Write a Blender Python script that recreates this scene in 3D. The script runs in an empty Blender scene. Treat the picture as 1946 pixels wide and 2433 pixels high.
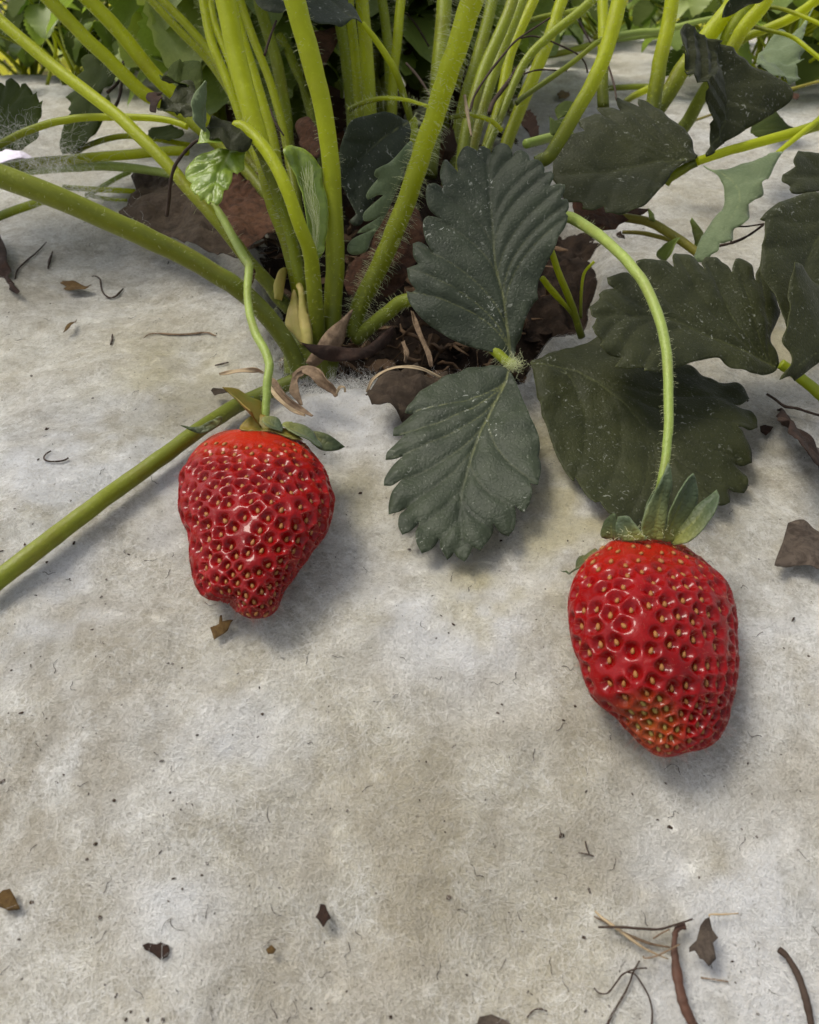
import bpy, math, random
import numpy as np
from mathutils import Vector, Matrix, Quaternion
from mathutils.geometry import delaunay_2d_cdt
R = math.radians
sc = bpy.context.scene
COL = sc.collection
rnd = random.Random(7)
rng = np.random.default_rng(11)

# ---------------------------------------------------------------- camera, light, exposure
F = 1838.0                       # focal length in photograph pixels
CAM = np.array([0.0, 0.0, 0.16])
PITCH = R(36)
FWD = np.array([0, math.cos(PITCH), -math.sin(PITCH)])
UPV = np.array([0, math.sin(PITCH), math.cos(PITCH)])
RGT = np.array([1.0, 0, 0])
cd = bpy.data.cameras.new('camera'); cam = bpy.data.objects.new('camera', cd); COL.objects.link(cam)
cam.location = CAM; cam.rotation_euler = (R(90) - PITCH, 0, 0)
cd.sensor_fit = 'VERTICAL'; cd.sensor_height = 34.6; cd.sensor_width = 27.7
cd.lens = 34.6 * F / 2433
cd.clip_start = 0.01; cd.clip_end = 300
cd.dof.use_dof = True; cd.dof.focus_distance = 0.19; cd.dof.aperture_fstop = 30
sc.camera = cam
SUN = Vector((-0.44, 0.10, 0.89)).normalized()
w = bpy.data.worlds.new('World'); sc.world = w; w.use_nodes = True
nt = w.node_tree
sky = nt.nodes.new('ShaderNodeTexSky'); sky.sky_type = 'NISHITA'; sky.sun_disc = False
sky.sun_elevation = math.asin(SUN.z); sky.sun_rotation = math.atan2(SUN.x, SUN.y)
sky.dust_density = 3.0; sky.air_density = 1.0
bg = nt.nodes['Background']; bg.inputs[1].default_value = 0.105
hs = nt.nodes.new('ShaderNodeHueSaturation'); hs.inputs['Saturation'].default_value = .30     # a thinly clouded sky
nt.links.new(sky.outputs[0], hs.inputs['Color']); nt.links.new(hs.outputs[0], bg.inputs[0])
sd = bpy.data.lights.new('sun', 'SUN'); sun = bpy.data.objects.new('sun', sd); COL.objects.link(sun)
sd.energy = 1.5; sd.angle = R(22); sd.color = (1, .94, .80)
sun.rotation_euler = SUN.to_track_quat('Z', 'Y').to_euler()
vs = sc.view_settings; vs.view_transform = 'Standard'; vs.look = 'None'; vs.gamma = 1; vs.exposure = 0.92
vs.use_curve_mapping = False
sc.cycles.max_bounces = 8; sc.cycles.diffuse_bounces = 4; sc.cycles.transmission_bounces = 6

# ---------------------------------------------------------------- numeric helpers
def hash2(ix, iy, s):
    h = (ix * 374761393 + iy * 668265263 + s * 974634541) & 0xffffffff
    h = ((h ^ (h >> 13)) * 1274126177) & 0xffffffff
    return ((h ^ (h >> 16)) & 0xffff) / 65535.0
def noise2(x, y, s=0):
    x = np.asarray(x, float); y = np.asarray(y, float)
    ix = np.floor(x).astype(np.int64); iy = np.floor(y).astype(np.int64)
    fx = x - ix; fy = y - iy
    fx = fx * fx * fx * (fx * (fx * 6 - 15) + 10); fy = fy * fy * fy * (fy * (fy * 6 - 15) + 10)
    a = hash2(ix, iy, s); b = hash2(ix + 1, iy, s); c = hash2(ix, iy + 1, s); d = hash2(ix + 1, iy + 1, s)
    return ((a * (1 - fx) + b * fx) * (1 - fy) + (c * (1 - fx) + d * fx) * fy) * 2 - 1
def sstep(a, b, x):
    t = np.clip((np.asarray(x, float) - a) / (b - a), 0, 1); return t * t * (3 - 2 * t)
PY = np.array([-.4, -.05, .0525, .1, .15, .2, .26, .32, .42, .5, .7, 1.0, 3, 60])
PZ = np.array([-.215, -.166, -.1405, -.1235, -.109, -.0985, -.09, -.084, -.073, -.066, -.061, -.062, -.07, -.07]) + .16
def gh(x, y):
    """height of the fleece at world x, y"""
    x = np.asarray(x, float); y = np.asarray(y, float)
    z = (np.interp(y - .012, PY, PZ) + np.interp(y, PY, PZ) + np.interp(y + .012, PY, PZ)) / 3
    k = 1 / (1 + np.maximum(y - .3, 0) * 1.0)
    z = z + k * (.0034 * noise2(x / .05 + 3, y / .05, 1) + .0013 * noise2((x + y * .5) / .022, (y - x * .4) / .026, 2)
                 + .0008 * noise2(x / .009, y / .009, 3) + .00018 * noise2(x / .0035, y / .0035, 4))
    z = z + .004 * np.exp(-((x + .085) / .03) ** 2 - ((y - .16) / .05) ** 2)
    z = z + .075 * np.exp(-((x + .40) / .055) ** 2 - ((y - .62) / .07) ** 2)        # fleece bunched up in the far left corner
    z = z - .07 * sstep(.56, .72, y) * sstep(-.17, -.24, x) - .2 * sstep(.80, .92, y)
    return z
def ray(px, py):
    return FWD + RGT * ((px - 973) / F) - UPV * ((py - 1216.5) / F)
def P(px, py, d):
    return CAM + ray(px, py) * d
ZS = np.geomspace(.08, 8, 700)
def gd(px, py, lift=0.0):
    """axial depth at which the pixel's ray meets the fleece (raised by lift)"""
    r = ray(px, py)
    q = CAM[None] + r[None] * ZS[:, None]
    h = q[:, 2] - gh(q[:, 0], q[:, 1]) - lift
    i = int(np.argmax(h < 0))
    if h[i] >= 0 or i == 0: return ZS[-1] if i == 0 and h[0] >= 0 else ZS[0]
    t = h[i - 1] / (h[i - 1] - h[i]); return ZS[i - 1] + t * (ZS[i] - ZS[i - 1])
def G(px, py, lift=0.0): return P(px, py, gd(px, py, lift))
FR = dict(U=(0, 0, 1), A=(0, 0, 2.652), B=(600, 0, 2.652), C=(1250, 0, 2.477), D=(0, 400, 2.652), E=(400, 600, 2.652),
          F=(900, 300, 2.873), G=(1300, 400, 2.669), H=(380, 880, 3.448), I=(1300, 1080, 2.914), J=(880, 830, 3.315),
          K=(1220, 780, 2.375), L=(0, 1300, 2.463), M=(0, 1900, 1.9156), N=(1250, 2000, 2.477), O=(0, 900, 2.873),
          P=(500, 0, 3.448), Q=(560, 380, 3.448), R=(1040, 0, 3.748), S=(0, 0, 4.105), T=(320, 150, 4.31), W=(1560, 0, 4.466))
def fr(f, pts):
    ox, oy, s = FR[f]
    return [(ox + p[0] / s, oy + p[1] / s) + tuple(p[2:]) for p in pts]
def catmull(pts, n=8, closed=False):
    p = np.array(pts, float)
    if len(p) < 3 and not closed:
        return np.array([p[0] + (p[-1] - p[0]) * t for t in np.linspace(0, 1, n + 1)])
    q = np.vstack([2 * p[0] - p[1], p, 2 * p[-1] - p[-2]])
    out = []
    for i in range(1, len(q) - 2):
        t = np.linspace(0, 1, n, endpoint=False)[:, None]
        a, b, c, d = q[i - 1], q[i], q[i + 1], q[i + 2]
        out.append(.5 * (2 * b + (c - a) * t + (2 * a - 5 * b + 4 * c - d) * t ** 2 + (3 * b - a - 3 * c + d) * t ** 3))
    out.append(p[-1:]); return np.vstack(out)
def inside(pts, poly):
    x, y = pts[:, 0], pts[:, 1]; r = np.zeros(len(pts), bool); n = len(poly)
    for i in range(n):
        x1, y1 = poly[i]; x2, y2 = poly[i - 1]
        c = ((y1 > y) != (y2 > y)); den = (y2 - y1) if y2 != y1 else 1e-12
        r ^= c & (x < (x2 - x1) * (y - y1) / den + x1)
    return r
def segdist(pts, a, b):
    d = np.full(len(pts), 1e9)
    for p, q in zip(a, b):
        v = q - p; L = max(v @ v, 1e-18); t = np.clip(((pts - p) @ v) / L, 0, 1)
        d = np.minimum(d, np.linalg.norm(pts - p - t[:, None] * v, axis=1))
    return d

# ---------------------------------------------------------------- object helpers
def tag(o, label=None, cat=None, group=None, kind=None):
    if label: o['label'] = label
    if cat: o['category'] = cat
    if group: o['group'] = group
    if kind: o['kind'] = kind
    return o
def wloc(o):
    v = Vector((0, 0, 0))
    while o is not None: v = v + o.location; o = o.parent
    return np.array(v)
def thing(name, loc, label, cat, group=None):
    o = bpy.data.objects.new(name, None); COL.objects.link(o); o.location = loc; o.empty_display_size = .01
    return tag(o, label, cat, group)
def obj(name, v, faces, mat, parent=None, smooth=True, attrs=None, origin=None, matidx=None):
    v = np.asarray(v, float)
    base = wloc(parent) if parent is not None else (np.array(origin) if origin is not None else np.array([v[:, 0].mean(), v[:, 1].mean(), v[:, 2].min()]))
    me = bpy.data.meshes.new(name); me.from_pydata((v - base).tolist(), [], faces); me.update()
    if smooth: me.polygons.foreach_set('use_smooth', [True] * len(me.polygons))
    for m in (mat if isinstance(mat, (list, tuple)) else [mat]): me.materials.append(m)
    for k, a in (attrs or {}).items():
        at = me.attributes.new(k, 'FLOAT', 'POINT'); at.data.foreach_set('value', np.asarray(a, np.float32))
    o = bpy.data.objects.new(name, me); COL.objects.link(o)
    if parent is not None: o.parent = parent
    else: o.location = base
    return o
def hairs(name, pts, radius, mat, parent=None, kind='stuff', attrs=None):
    """pts: (n, k, 3) world points of n fibres"""
    pts = np.asarray(pts, np.float32); n, k, _ = pts.shape
    base = wloc(parent) if parent is not None else np.zeros(3)
    h = bpy.data.hair_curves.new(name); h.add_curves([k] * n)
    if len(h.attributes) and 'position' in h.attributes:
        h.attributes['position'].data.foreach_set('vector', (pts - base.astype(np.float32)).ravel())
    rad = np.tile(np.linspace(1, .45, k), n) * np.repeat(np.broadcast_to(np.asarray(radius, float), (n,)), k)
    h.points.foreach_set('radius', rad.astype(np.float32))
    for k_, a_ in (attrs or {}).items():
        at = h.attributes.new(k_, 'FLOAT', 'POINT'); at.data.foreach_set('value', np.asarray(a_, np.float32).ravel())
    h.materials.append(mat)
    o = bpy.data.objects.new(name, h); COL.objects.link(o)
    if parent is not None: o.parent = parent
    o['kind'] = kind
    return o

# ---------------------------------------------------------------- materials
def M(name):
    m = bpy.data.materials.new(name); m.use_nodes = True; t = m.node_tree; t.nodes.clear()
    out = t.nodes.new('ShaderNodeOutputMaterial')
    def N(typ, **kw):
        n = t.nodes.new('ShaderNode' + typ)
        for k, v in kw.items():
            if k.startswith('_'): setattr(n, k[1:], v)
            else:
                key = int(k[1:]) if k[0] == 'i' and k[1:].isdigit() else k.replace('__', ' ')
                if isinstance(v, bpy.types.NodeSocket): t.links.new(v, n.inputs[key])
                else: n.inputs[key].default_value = v
        return n
    N.t = t; N.out = out
    def coord(kind='Object'): return N('TexCoord').outputs[kind]
    def noise(scale, detail=3, rough=.55, dist=0, vec=None):
        return N('TexNoise', Vector=vec if vec is not None else coord(), Scale=scale, Detail=detail, Roughness=rough, Distortion=dist).outputs[0]
    def ramp(fac, stops, interp='LINEAR'):
        n = N('ValToRGB', i0=fac); e = n.color_ramp.elements; n.color_ramp.interpolation = interp
        while len(e) < len(stops): e.new(.5)
        for el, (p, c) in zip(e, stops): el.position = p; el.color = (c, c, c, 1) if isinstance(c, (int, float)) else tuple(c) + (1,)
        return n.outputs[0]
    def mix(f, a, b, blend='MIX'):
        n = t.nodes.new('ShaderNodeMix'); n.data_type = 'RGBA'; n.blend_type = blend
        for s, v in ((n.inputs[0], f), (n.inputs[6], a), (n.inputs[7], b)):
            if isinstance(v, bpy.types.NodeSocket): t.links.new(v, s)
            elif isinstance(v, (int, float)): s.default_value = v if s == n.inputs[0] else (v, v, v, 1)
            else: s.default_value = tuple(v) + (1,)
        return n.outputs[2]
    def math_(op, a, b=0.0, clamp=False):
        n = t.nodes.new('ShaderNodeMath'); n.operation = op; n.use_clamp = clamp
        for s, v in ((n.inputs[0], a), (n.inputs[1], b)):
            if isinstance(v, bpy.types.NodeSocket): t.links.new(v, s)
            else: s.default_value = v
        return n.outputs[0]
    def attr(nm): return N('Attribute', _attribute_name=nm).outputs['Fac']
    def bump(h, dist, strength=1.0, normal=None):
        kw = dict(Height=h, Distance=dist, Strength=strength)
        if normal is not None: kw['Normal'] = normal
        return N('Bump', **kw).outputs[0]
    def bsdf(col, rough=.6, spec=.5, normal=None, **kw):
        a = dict(Roughness=rough)
        a['Base__Color'] = col if isinstance(col, bpy.types.NodeSocket) else tuple(col) + (1,)
        a['Specular__IOR__Level'] = spec
        if normal is not None: a['Normal'] = normal
        a.update(kw); return N('BsdfPrincipled', **a).outputs[0]
    def final(s, transl=0, tcol=None, normal=None):
        if transl:
            kw = dict(Color=tcol if isinstance(tcol, bpy.types.NodeSocket) else tuple(tcol) + (1,))
            tr = N('BsdfTranslucent', **kw).outputs[0]
            mx = t.nodes.new('ShaderNodeMixShader'); mx.inputs[0].default_value = transl
            t.links.new(s, mx.inputs[1]); t.links.new(tr, mx.inputs[2]); s = mx.outputs[0]
        t.links.new(s, out.inputs[0]); return m
    N.noise, N.ramp, N.mix, N.math, N.attr, N.bump, N.bsdf, N.final, N.coord = noise, ramp, mix, math_, attr, bump, bsdf, final, coord
    return N

def mat_fleece():
    N = M('fleece felt')
    big = N.ramp(N.noise(19, 5, .62, .3), [(.42, 0), (.66, 1)])
    c = N.mix(big, (.92, .91, .88), (.74, .70, .60))
    pat = N.ramp(N.noise(58, 5, .65, .4), [(.46, 0), (.66, 1)])
    c = N.mix(N.math('MULTIPLY', pat, .5), c, (.42, .36, .26))
    pa2 = N.ramp(N.noise(110, 4, .65, .3), [(.50, 0), (.68, 1)])
    c = N.mix(N.math('MULTIPLY', pa2, .50), c, (.40, .35, .27))
    mid = N.ramp(N.noise(150, 6, .75, .5), [(.46, 0), (.66, 1)])
    c = N.mix(N.math('MULTIPLY', mid, .36), c, (.42, .38, .30))
    fine = N.ramp(N.noise(430, 6, .85, .8), [(.45, 0), (.62, 1)])
    c = N.mix(N.math('MULTIPLY', fine, .55), c, (.30, .27, .21))
    pale = N.ramp(N.noise(480, 5, .8, 1.2), [(.52, 0), (.64, 1)])
    c = N.mix(N.math('MULTIPLY', pale, .65), c, (.95, .945, .93))
    yel = N.ramp(N.noise(12, 2, .5), [(.45, 0), (.66, 1)])
    c = N.mix(N.math('MULTIPLY', yel, .25), c, (.66, .59, .36))
    c = N.mix(N.math('MULTIPLY', N.attr('dirt'), .40), c, (.36, .30, .20))
    c = N.mix(N.math('MULTIPLY', N.attr('leaf_light'), .62), c, (.54, .47, .22))  # yellow-green light through the leaves, painted into the fleece colour
    c = N.mix(N.math('MULTIPLY', N.attr('pale_patch'), .75), c, (.90, .91, .94))
    gr = N.ramp(N.noise(780, 4, .8, 1.5), [(.50, 0), (.66, 1)])
    c = N.mix(N.math('MULTIPLY', gr, .38), c, (.25, .22, .17))
    sp = N.ramp(N.noise(1000, 2, .5), [(.69, 0), (.74, 1)])
    c = N.mix(N.math('MULTIPLY', sp, .5), c, (.11, .08, .06))
    vor = N('TexNoise', Vector=N.coord(), Scale=190, Detail=8, Roughness=.8, Distortion=.8).outputs[0]
    n = N.bump(vor, .0045, 1.0)
    n = N.bump(N.noise(1200, 4, .8, 1.0), .0004, .7, n)
    return N.final(N.bsdf(c, 1.0, .05, n, Sheen__Weight=.2, Sheen__Roughness=.5))
def mat_plain(name, c1, c2, scale=200, rough=.7, spec=.4, bump=.0004, transl=0, tcol=None, bscale=None):
    N = M(name)
    c = N.mix(N.ramp(N.noise(scale, 5, .65), [(.3, 0), (.7, 1)]), c1, c2)
    n = N.bump(N.noise(bscale or scale * 3, 5, .7), bump, .8)
    return N.final(N.bsdf(c, rough, spec, n), transl, tcol or c2)
def mat_stem(name, lo, hi, transl=.3):
    N = M(name)
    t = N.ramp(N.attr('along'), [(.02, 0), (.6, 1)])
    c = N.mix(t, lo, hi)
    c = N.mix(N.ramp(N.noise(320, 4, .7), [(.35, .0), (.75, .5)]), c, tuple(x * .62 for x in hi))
    st = N('TexNoise', Vector=N('Mapping', Vector=N.coord('UV'), Scale=(1, 1, 1)).outputs[0], Scale=1, Detail=2).outputs[0]
    rd = N.ramp(N.noise(70, 4, .6), [(.56, 0), (.74, 1)])
    c = N.mix(N.math('MULTIPLY', rd, .35), c, (.17, .085, .02))
    sm = N.ramp(N.noise(900, 3, .7), [(.58, 0), (.68, 1)])
    c = N.mix(N.math('MULTIPLY', sm, .4), c, tuple(min(1, x * 1.5 + .03) for x in hi))
    n = N.bump(N.noise(1100, 4, .7), .0003, .6)
    tc = N.mix(t, tuple(x * .9 for x in lo), (min(1, hi[0] * 1.7), min(1, hi[1] * 1.6), hi[2]))
    return N.final(N.bsdf(c, .42, .45, n, Sheen__Weight=.08), transl, tc)
def mat_leaf(name, dark, light, pale, transl=.18, rough=.5, spec=.5, tcol=(.10, .20, .015), specks=.7, hairy=.22, quilt=.00008, sheen=.2, basal=0):
    N = M(name)
    c = N.mix(N.ramp(N.noise(130, 4, .6), [(.3, 0), (.72, 1)]), dark, light)
    v = N.attr('vein'); b = N.attr('basal'); mid = N.attr('mid')
    vm = N.ramp(v, [(0, 1), (.30, 0)])
    c = N.mix(N.math('MULTIPLY', vm, N.math('MULTIPLY', b, .75)), c, pale)
    c = N.mix(N.math('MULTIPLY', vm, N.math('MULTIPLY', N.math('SUBTRACT', 1, b), .7)), c, tuple(x * .35 for x in dark))
    mm = N.ramp(mid, [(0, 1), (.45, 0)])
    c = N.mix(N.math('MULTIPLY', mm, N.math('MULTIPLY', b, .85)), c, pale)
    if basal: c = N.mix(N.math('MULTIPLY', N.math('POWER', b, 1.6), basal), c, pale)
    e = N.ramp(N.attr('edge'), [(0, 1), (.22, 0)])
    c = N.mix(N.math('MULTIPLY', e, .45), c, tuple(min(1, x * 2.2) for x in light))
    if specks:
        clump = N.ramp(N.noise(75, 2, .5), [(.5, 0), (.66, 1)])
        s1 = N.ramp(N.noise(700, 3, .6, .9), [(.625, 0), (.66, 1)])
        c = N.mix(N.math('MULTIPLY', N.math('MULTIPLY', clump, s1), specks), c, (.50, .52, .44))
        hs = N('TexNoise', Vector=N('Mapping', Vector=N.coord(), Scale=(1, 1, .35), Rotation=(.6, .3, .5)).outputs[0], Scale=1600, Detail=2, Roughness=.5).outputs[0]
        c = N.mix(N.math('MULTIPLY', N.ramp(hs, [(.66, 0), (.72, 1)]), hairy), c, (.45, .47, .38))
    wv = N('TexNoise', Vector=N.coord(), Scale=300, Detail=2).outputs['Color']
    vv = N('VectorMath', i0=N.coord(), i1=N('VectorMath', i0=wv, _operation='SCALE', Scale=.0011).outputs[0], _operation='ADD').outputs[0]
    q = N('TexVoronoi', Vector=vv, Scale=760, _feature='DISTANCE_TO_EDGE').outputs[0]
    q = N.ramp(q, [(0, 0), (.22, 1)])
    c = N.mix(N.math('MULTIPLY', N.math('SUBTRACT', 1, q), .14), c, tuple(x * .4 for x in dark))
    n = N.bump(q, quilt, .6)
    n = N.bump(N.noise(1700, 3, .7), .00025, .6, n)
    return N.final(N.bsdf(c, rough, spec, n, Sheen__Weight=sheen, Sheen__Roughness=.4), transl, tcol)
def mat_dead(name, c1, c2, c3):
    N = M(name)
    c = N.mix(N.ramp(N.noise(60, 5, .65), [(.35, 0), (.65, 1)]), c1, c2)
    c = N.mix(N.math('MULTIPLY', N.ramp(N.noise(260, 6, .8, .6), [(.42, 0), (.62, 1)]), .85), c, c3)
    vm = N.ramp(N.attr('vein'), [(0, 1), (.4, 0)])
    c = N.mix(N.math('MULTIPLY', vm, .5), c, tuple(min(1, x * 1.6) for x in c2))
    n = N.bump(N.noise(380, 7, .8, .8), .0022, 1.0)
    return N.final(N.bsdf(c, .72, .3, n), .08, c2)
def mat_berry(name, tip):
    N = M(name)
    c = N.mix(N.ramp(N.noise(90, 3, .5), [(.3, 0), (.7, 1)]), (.21, .0012, .0022), (.10, .0006, .0014))
    top = N.attr('top')
    c = N.mix(N.ramp(top, [(0, 0), (1, 1)]), c, (.50, .038, .010))
    if tip: c = N.mix(N.math('MULTIPLY', N.attr('tip'), .40), c, (.30, .16, .025))
    ridge = N.attr('ridge')
    c = N.mix(N.math('MULTIPLY', ridge, .30), c, (.28, .004, .004))
    n = N.bump(N.noise(420, 4, .6), .0006, .7)
    n = N.bump(N.noise(1300, 2, .5), .00015, .4, n)
    return N.final(N.bsdf(c, .3, .06, n, Subsurface__Weight=.10, Subsurface__Radius=(1, .15, .1), Subsurface__Scale=.0015,
                          Coat__Weight=.36, Coat__Roughness=.05))
MAT = {}
MAT['fleece'] = mat_fleece()
MAT['fibre'] = mat_plain('fleece fibre', (.93, .92, .90), (.82, .80, .75), 60, .6, .3, 0, .3, (.8, .79, .75))
def mat_fibre():
    N = M('felt fibre')
    c = N.mix(N.math('MULTIPLY', N.attr('dirt'), .5), (.92, .91, .89), (.46, .39, .28))
    c = N.mix(N.math('MULTIPLY', N.attr('leaf_light'), .7), c, (.66, .58, .32))  # the same painted leaf light on the fibres
    p1 = N.ramp(N.noise(58, 5, .65, .4), [(.46, 0), (.66, 1)]); p2 = N.ramp(N.noise(110, 4, .65, .3), [(.50, 0), (.68, 1)]); p3 = N.ramp(N.noise(260, 3, .6), [(.48, 0), (.62, 1)])
    c = N.mix(N.math('MULTIPLY', p1, .26), c, (.50, .44, .34)); c = N.mix(N.math('MULTIPLY', p2, .26), c, (.46, .41, .33)); c = N.mix(N.math('MULTIPLY', p3, .45), c, (.40, .36, .29))
    return N.final(N.bsdf(c, .7, .2), .3, c)
MAT['felt'] = mat_fibre()
MAT['soil'] = mat_plain('dark damp soil', (.012, .008, .006), (.045, .028, .018), 220, .9, .2, .0015)
MAT['earth'] = mat_plain('bare earth', (.05, .045, .02), (.11, .10, .05), 3, .95, .1, .01)
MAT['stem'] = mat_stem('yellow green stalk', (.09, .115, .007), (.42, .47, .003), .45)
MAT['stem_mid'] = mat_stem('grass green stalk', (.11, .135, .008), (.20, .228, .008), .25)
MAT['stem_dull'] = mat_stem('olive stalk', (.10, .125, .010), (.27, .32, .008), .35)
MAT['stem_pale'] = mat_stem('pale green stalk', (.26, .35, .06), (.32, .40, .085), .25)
MAT['stem_red'] = mat_stem('ruddy olive stalk', (.20, .17, .03), (.30, .27, .03), .2)
MAT['leaf'] = mat_leaf('dark leaf', (.026, .034, .020), (.044, .055, .031), (.22, .23, .08), rough=.5, spec=.28, sheen=.06)
MAT['leaf_side'] = mat_leaf('olive dark leaf', (.020, .023, .006), (.034, .037, .010), (.10, .11, .04), specks=.35, rough=.6, spec=.25, sheen=.05)
MAT['leaf_back'] = mat_leaf('leaf underside', (.11, .15, .07), (.16, .20, .10), (.25, .28, .12), rough=.7, spec=.3, specks=0)
MAT['leaf_dim'] = mat_leaf('dim green leaf', (.030, .044, .008), (.050, .066, .012), (.12, .15, .04), specks=0, rough=.75, spec=.12, sheen=0, hairy=.05)
MAT['leaf_young'] = mat_leaf('young bright leaf', (.12, .20, .006), (.27, .36, .03), (.46, .55, .16), .3, .30, .8, (.5, .66, .05), 0, .05)
MAT['leaf_far'] = mat_plain('far plant leaf', (.10, .15, .03), (.20, .26, .05), 30, .5, .5, 0, .35, (.35, .5, .05))
MAT['leaf_lit'] = mat_plain('sunny hedge leaf', (.10, .15, .015), (.62, .62, .07), 9, .5, .5, 0, .5, (.95, .90, .12))  # sunlight on the hedge is put into this bright yellow
MAT['sepal'] = mat_leaf('sepal', (.040, .064, .028), (.075, .10, .05), (.27, .27, .06), .2, .5, .4, (.3, .4, .04), 0, .3, .00012, .15, .75)
MAT['sepal_dark'] = mat_leaf('dark sepal', (.024, .038, .012), (.045, .062, .022), (.20, .20, .05), .15, .5, .4, (.2, .25, .03), 0, .3, .00012, .1, .5)
MAT['sepal_gold'] = mat_plain('ochre calyx', (.24, .145, .02), (.14, .15, .025), 160, .5, .4, .0003, .2, (.6, .4, .05))
MAT['berry_a'] = mat_berry('red berry skin', False)
MAT['berry_b'] = mat_berry('red berry skin, unripe tip', True)
MAT['seed'] = mat_plain('achene', (.34, .15, .030), (.25, .085, .016), 300, .4, .5, .0001)
MAT['seed_pale'] = mat_plain('pale achene', (.40, .29, .065), (.30, .20, .045), 300, .4, .5, .0001)
MAT['dead'] = mat_dead('dead leaf grey brown', (.070, .046, .028), (.125, .090, .060), (.04, .025, .016))
MAT['dead_red'] = mat_dead('dead leaf red brown', (.115, .045, .022), (.18, .082, .042), (.04, .018, .010))
MAT['dead_pale'] = mat_dead('dead leaf pale brown', (.13, .098, .074), (.20, .155, .12), (.05, .034, .024))
MAT['dead_dark'] = mat_dead('dead leaf dark', (.045, .022, .014), (.075, .036, .022), (.02, .011, .008))
MAT['ochre'] = mat_dead('ochre bract', (.16, .085, .02), (.24, .15, .05), (.08, .04, .012))
MAT['straw'] = mat_plain('dry straw', (.40, .31, .19), (.24, .17, .10), 260, .7, .3, .0003)
MAT['bract'] = mat_plain('dry papery bract', (.26, .18, .11), (.09, .055, .032), 420, .65, .3, .0006)
MAT['petal'] = mat_plain('pale petal', (.80, .76, .84), (.66, .58, .78), 200, .5, .4, .0003)
MAT['husk'] = mat_plain('brown husk', (.20, .12, .065), (.05, .028, .015), 130, .7, .3, .0005)
MAT['stipule'] = mat_plain('yellow stipule', (.60, .47, .17), (.42, .40, .09), 200, .5, .4, .0004, .25, (.6, .5, .1))
MAT['twig'] = mat_plain('brown twig', (.085, .032, .016), (.04, .018, .010), 220, .6, .4, .0005)
MAT['root'] = mat_plain('dark rootlet', (.055, .035, .025), (.03, .018, .012), 300, .8, .3, .0002)
MAT['crumb'] = mat_plain('soil crumb', (.03, .02, .014), (.07, .045, .03), 900, .9, .2, .0004)
MAT['hair'] = mat_plain('plant hair', (.55, .58, .30), (.62, .64, .42), 60, .5, .4, 0, .3, (.7, .75, .4))
MAT['hair_red'] = mat_plain('berry hair', (.40, .12, .08), (.5, .2, .12), 60, .5, .4, 0)

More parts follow.
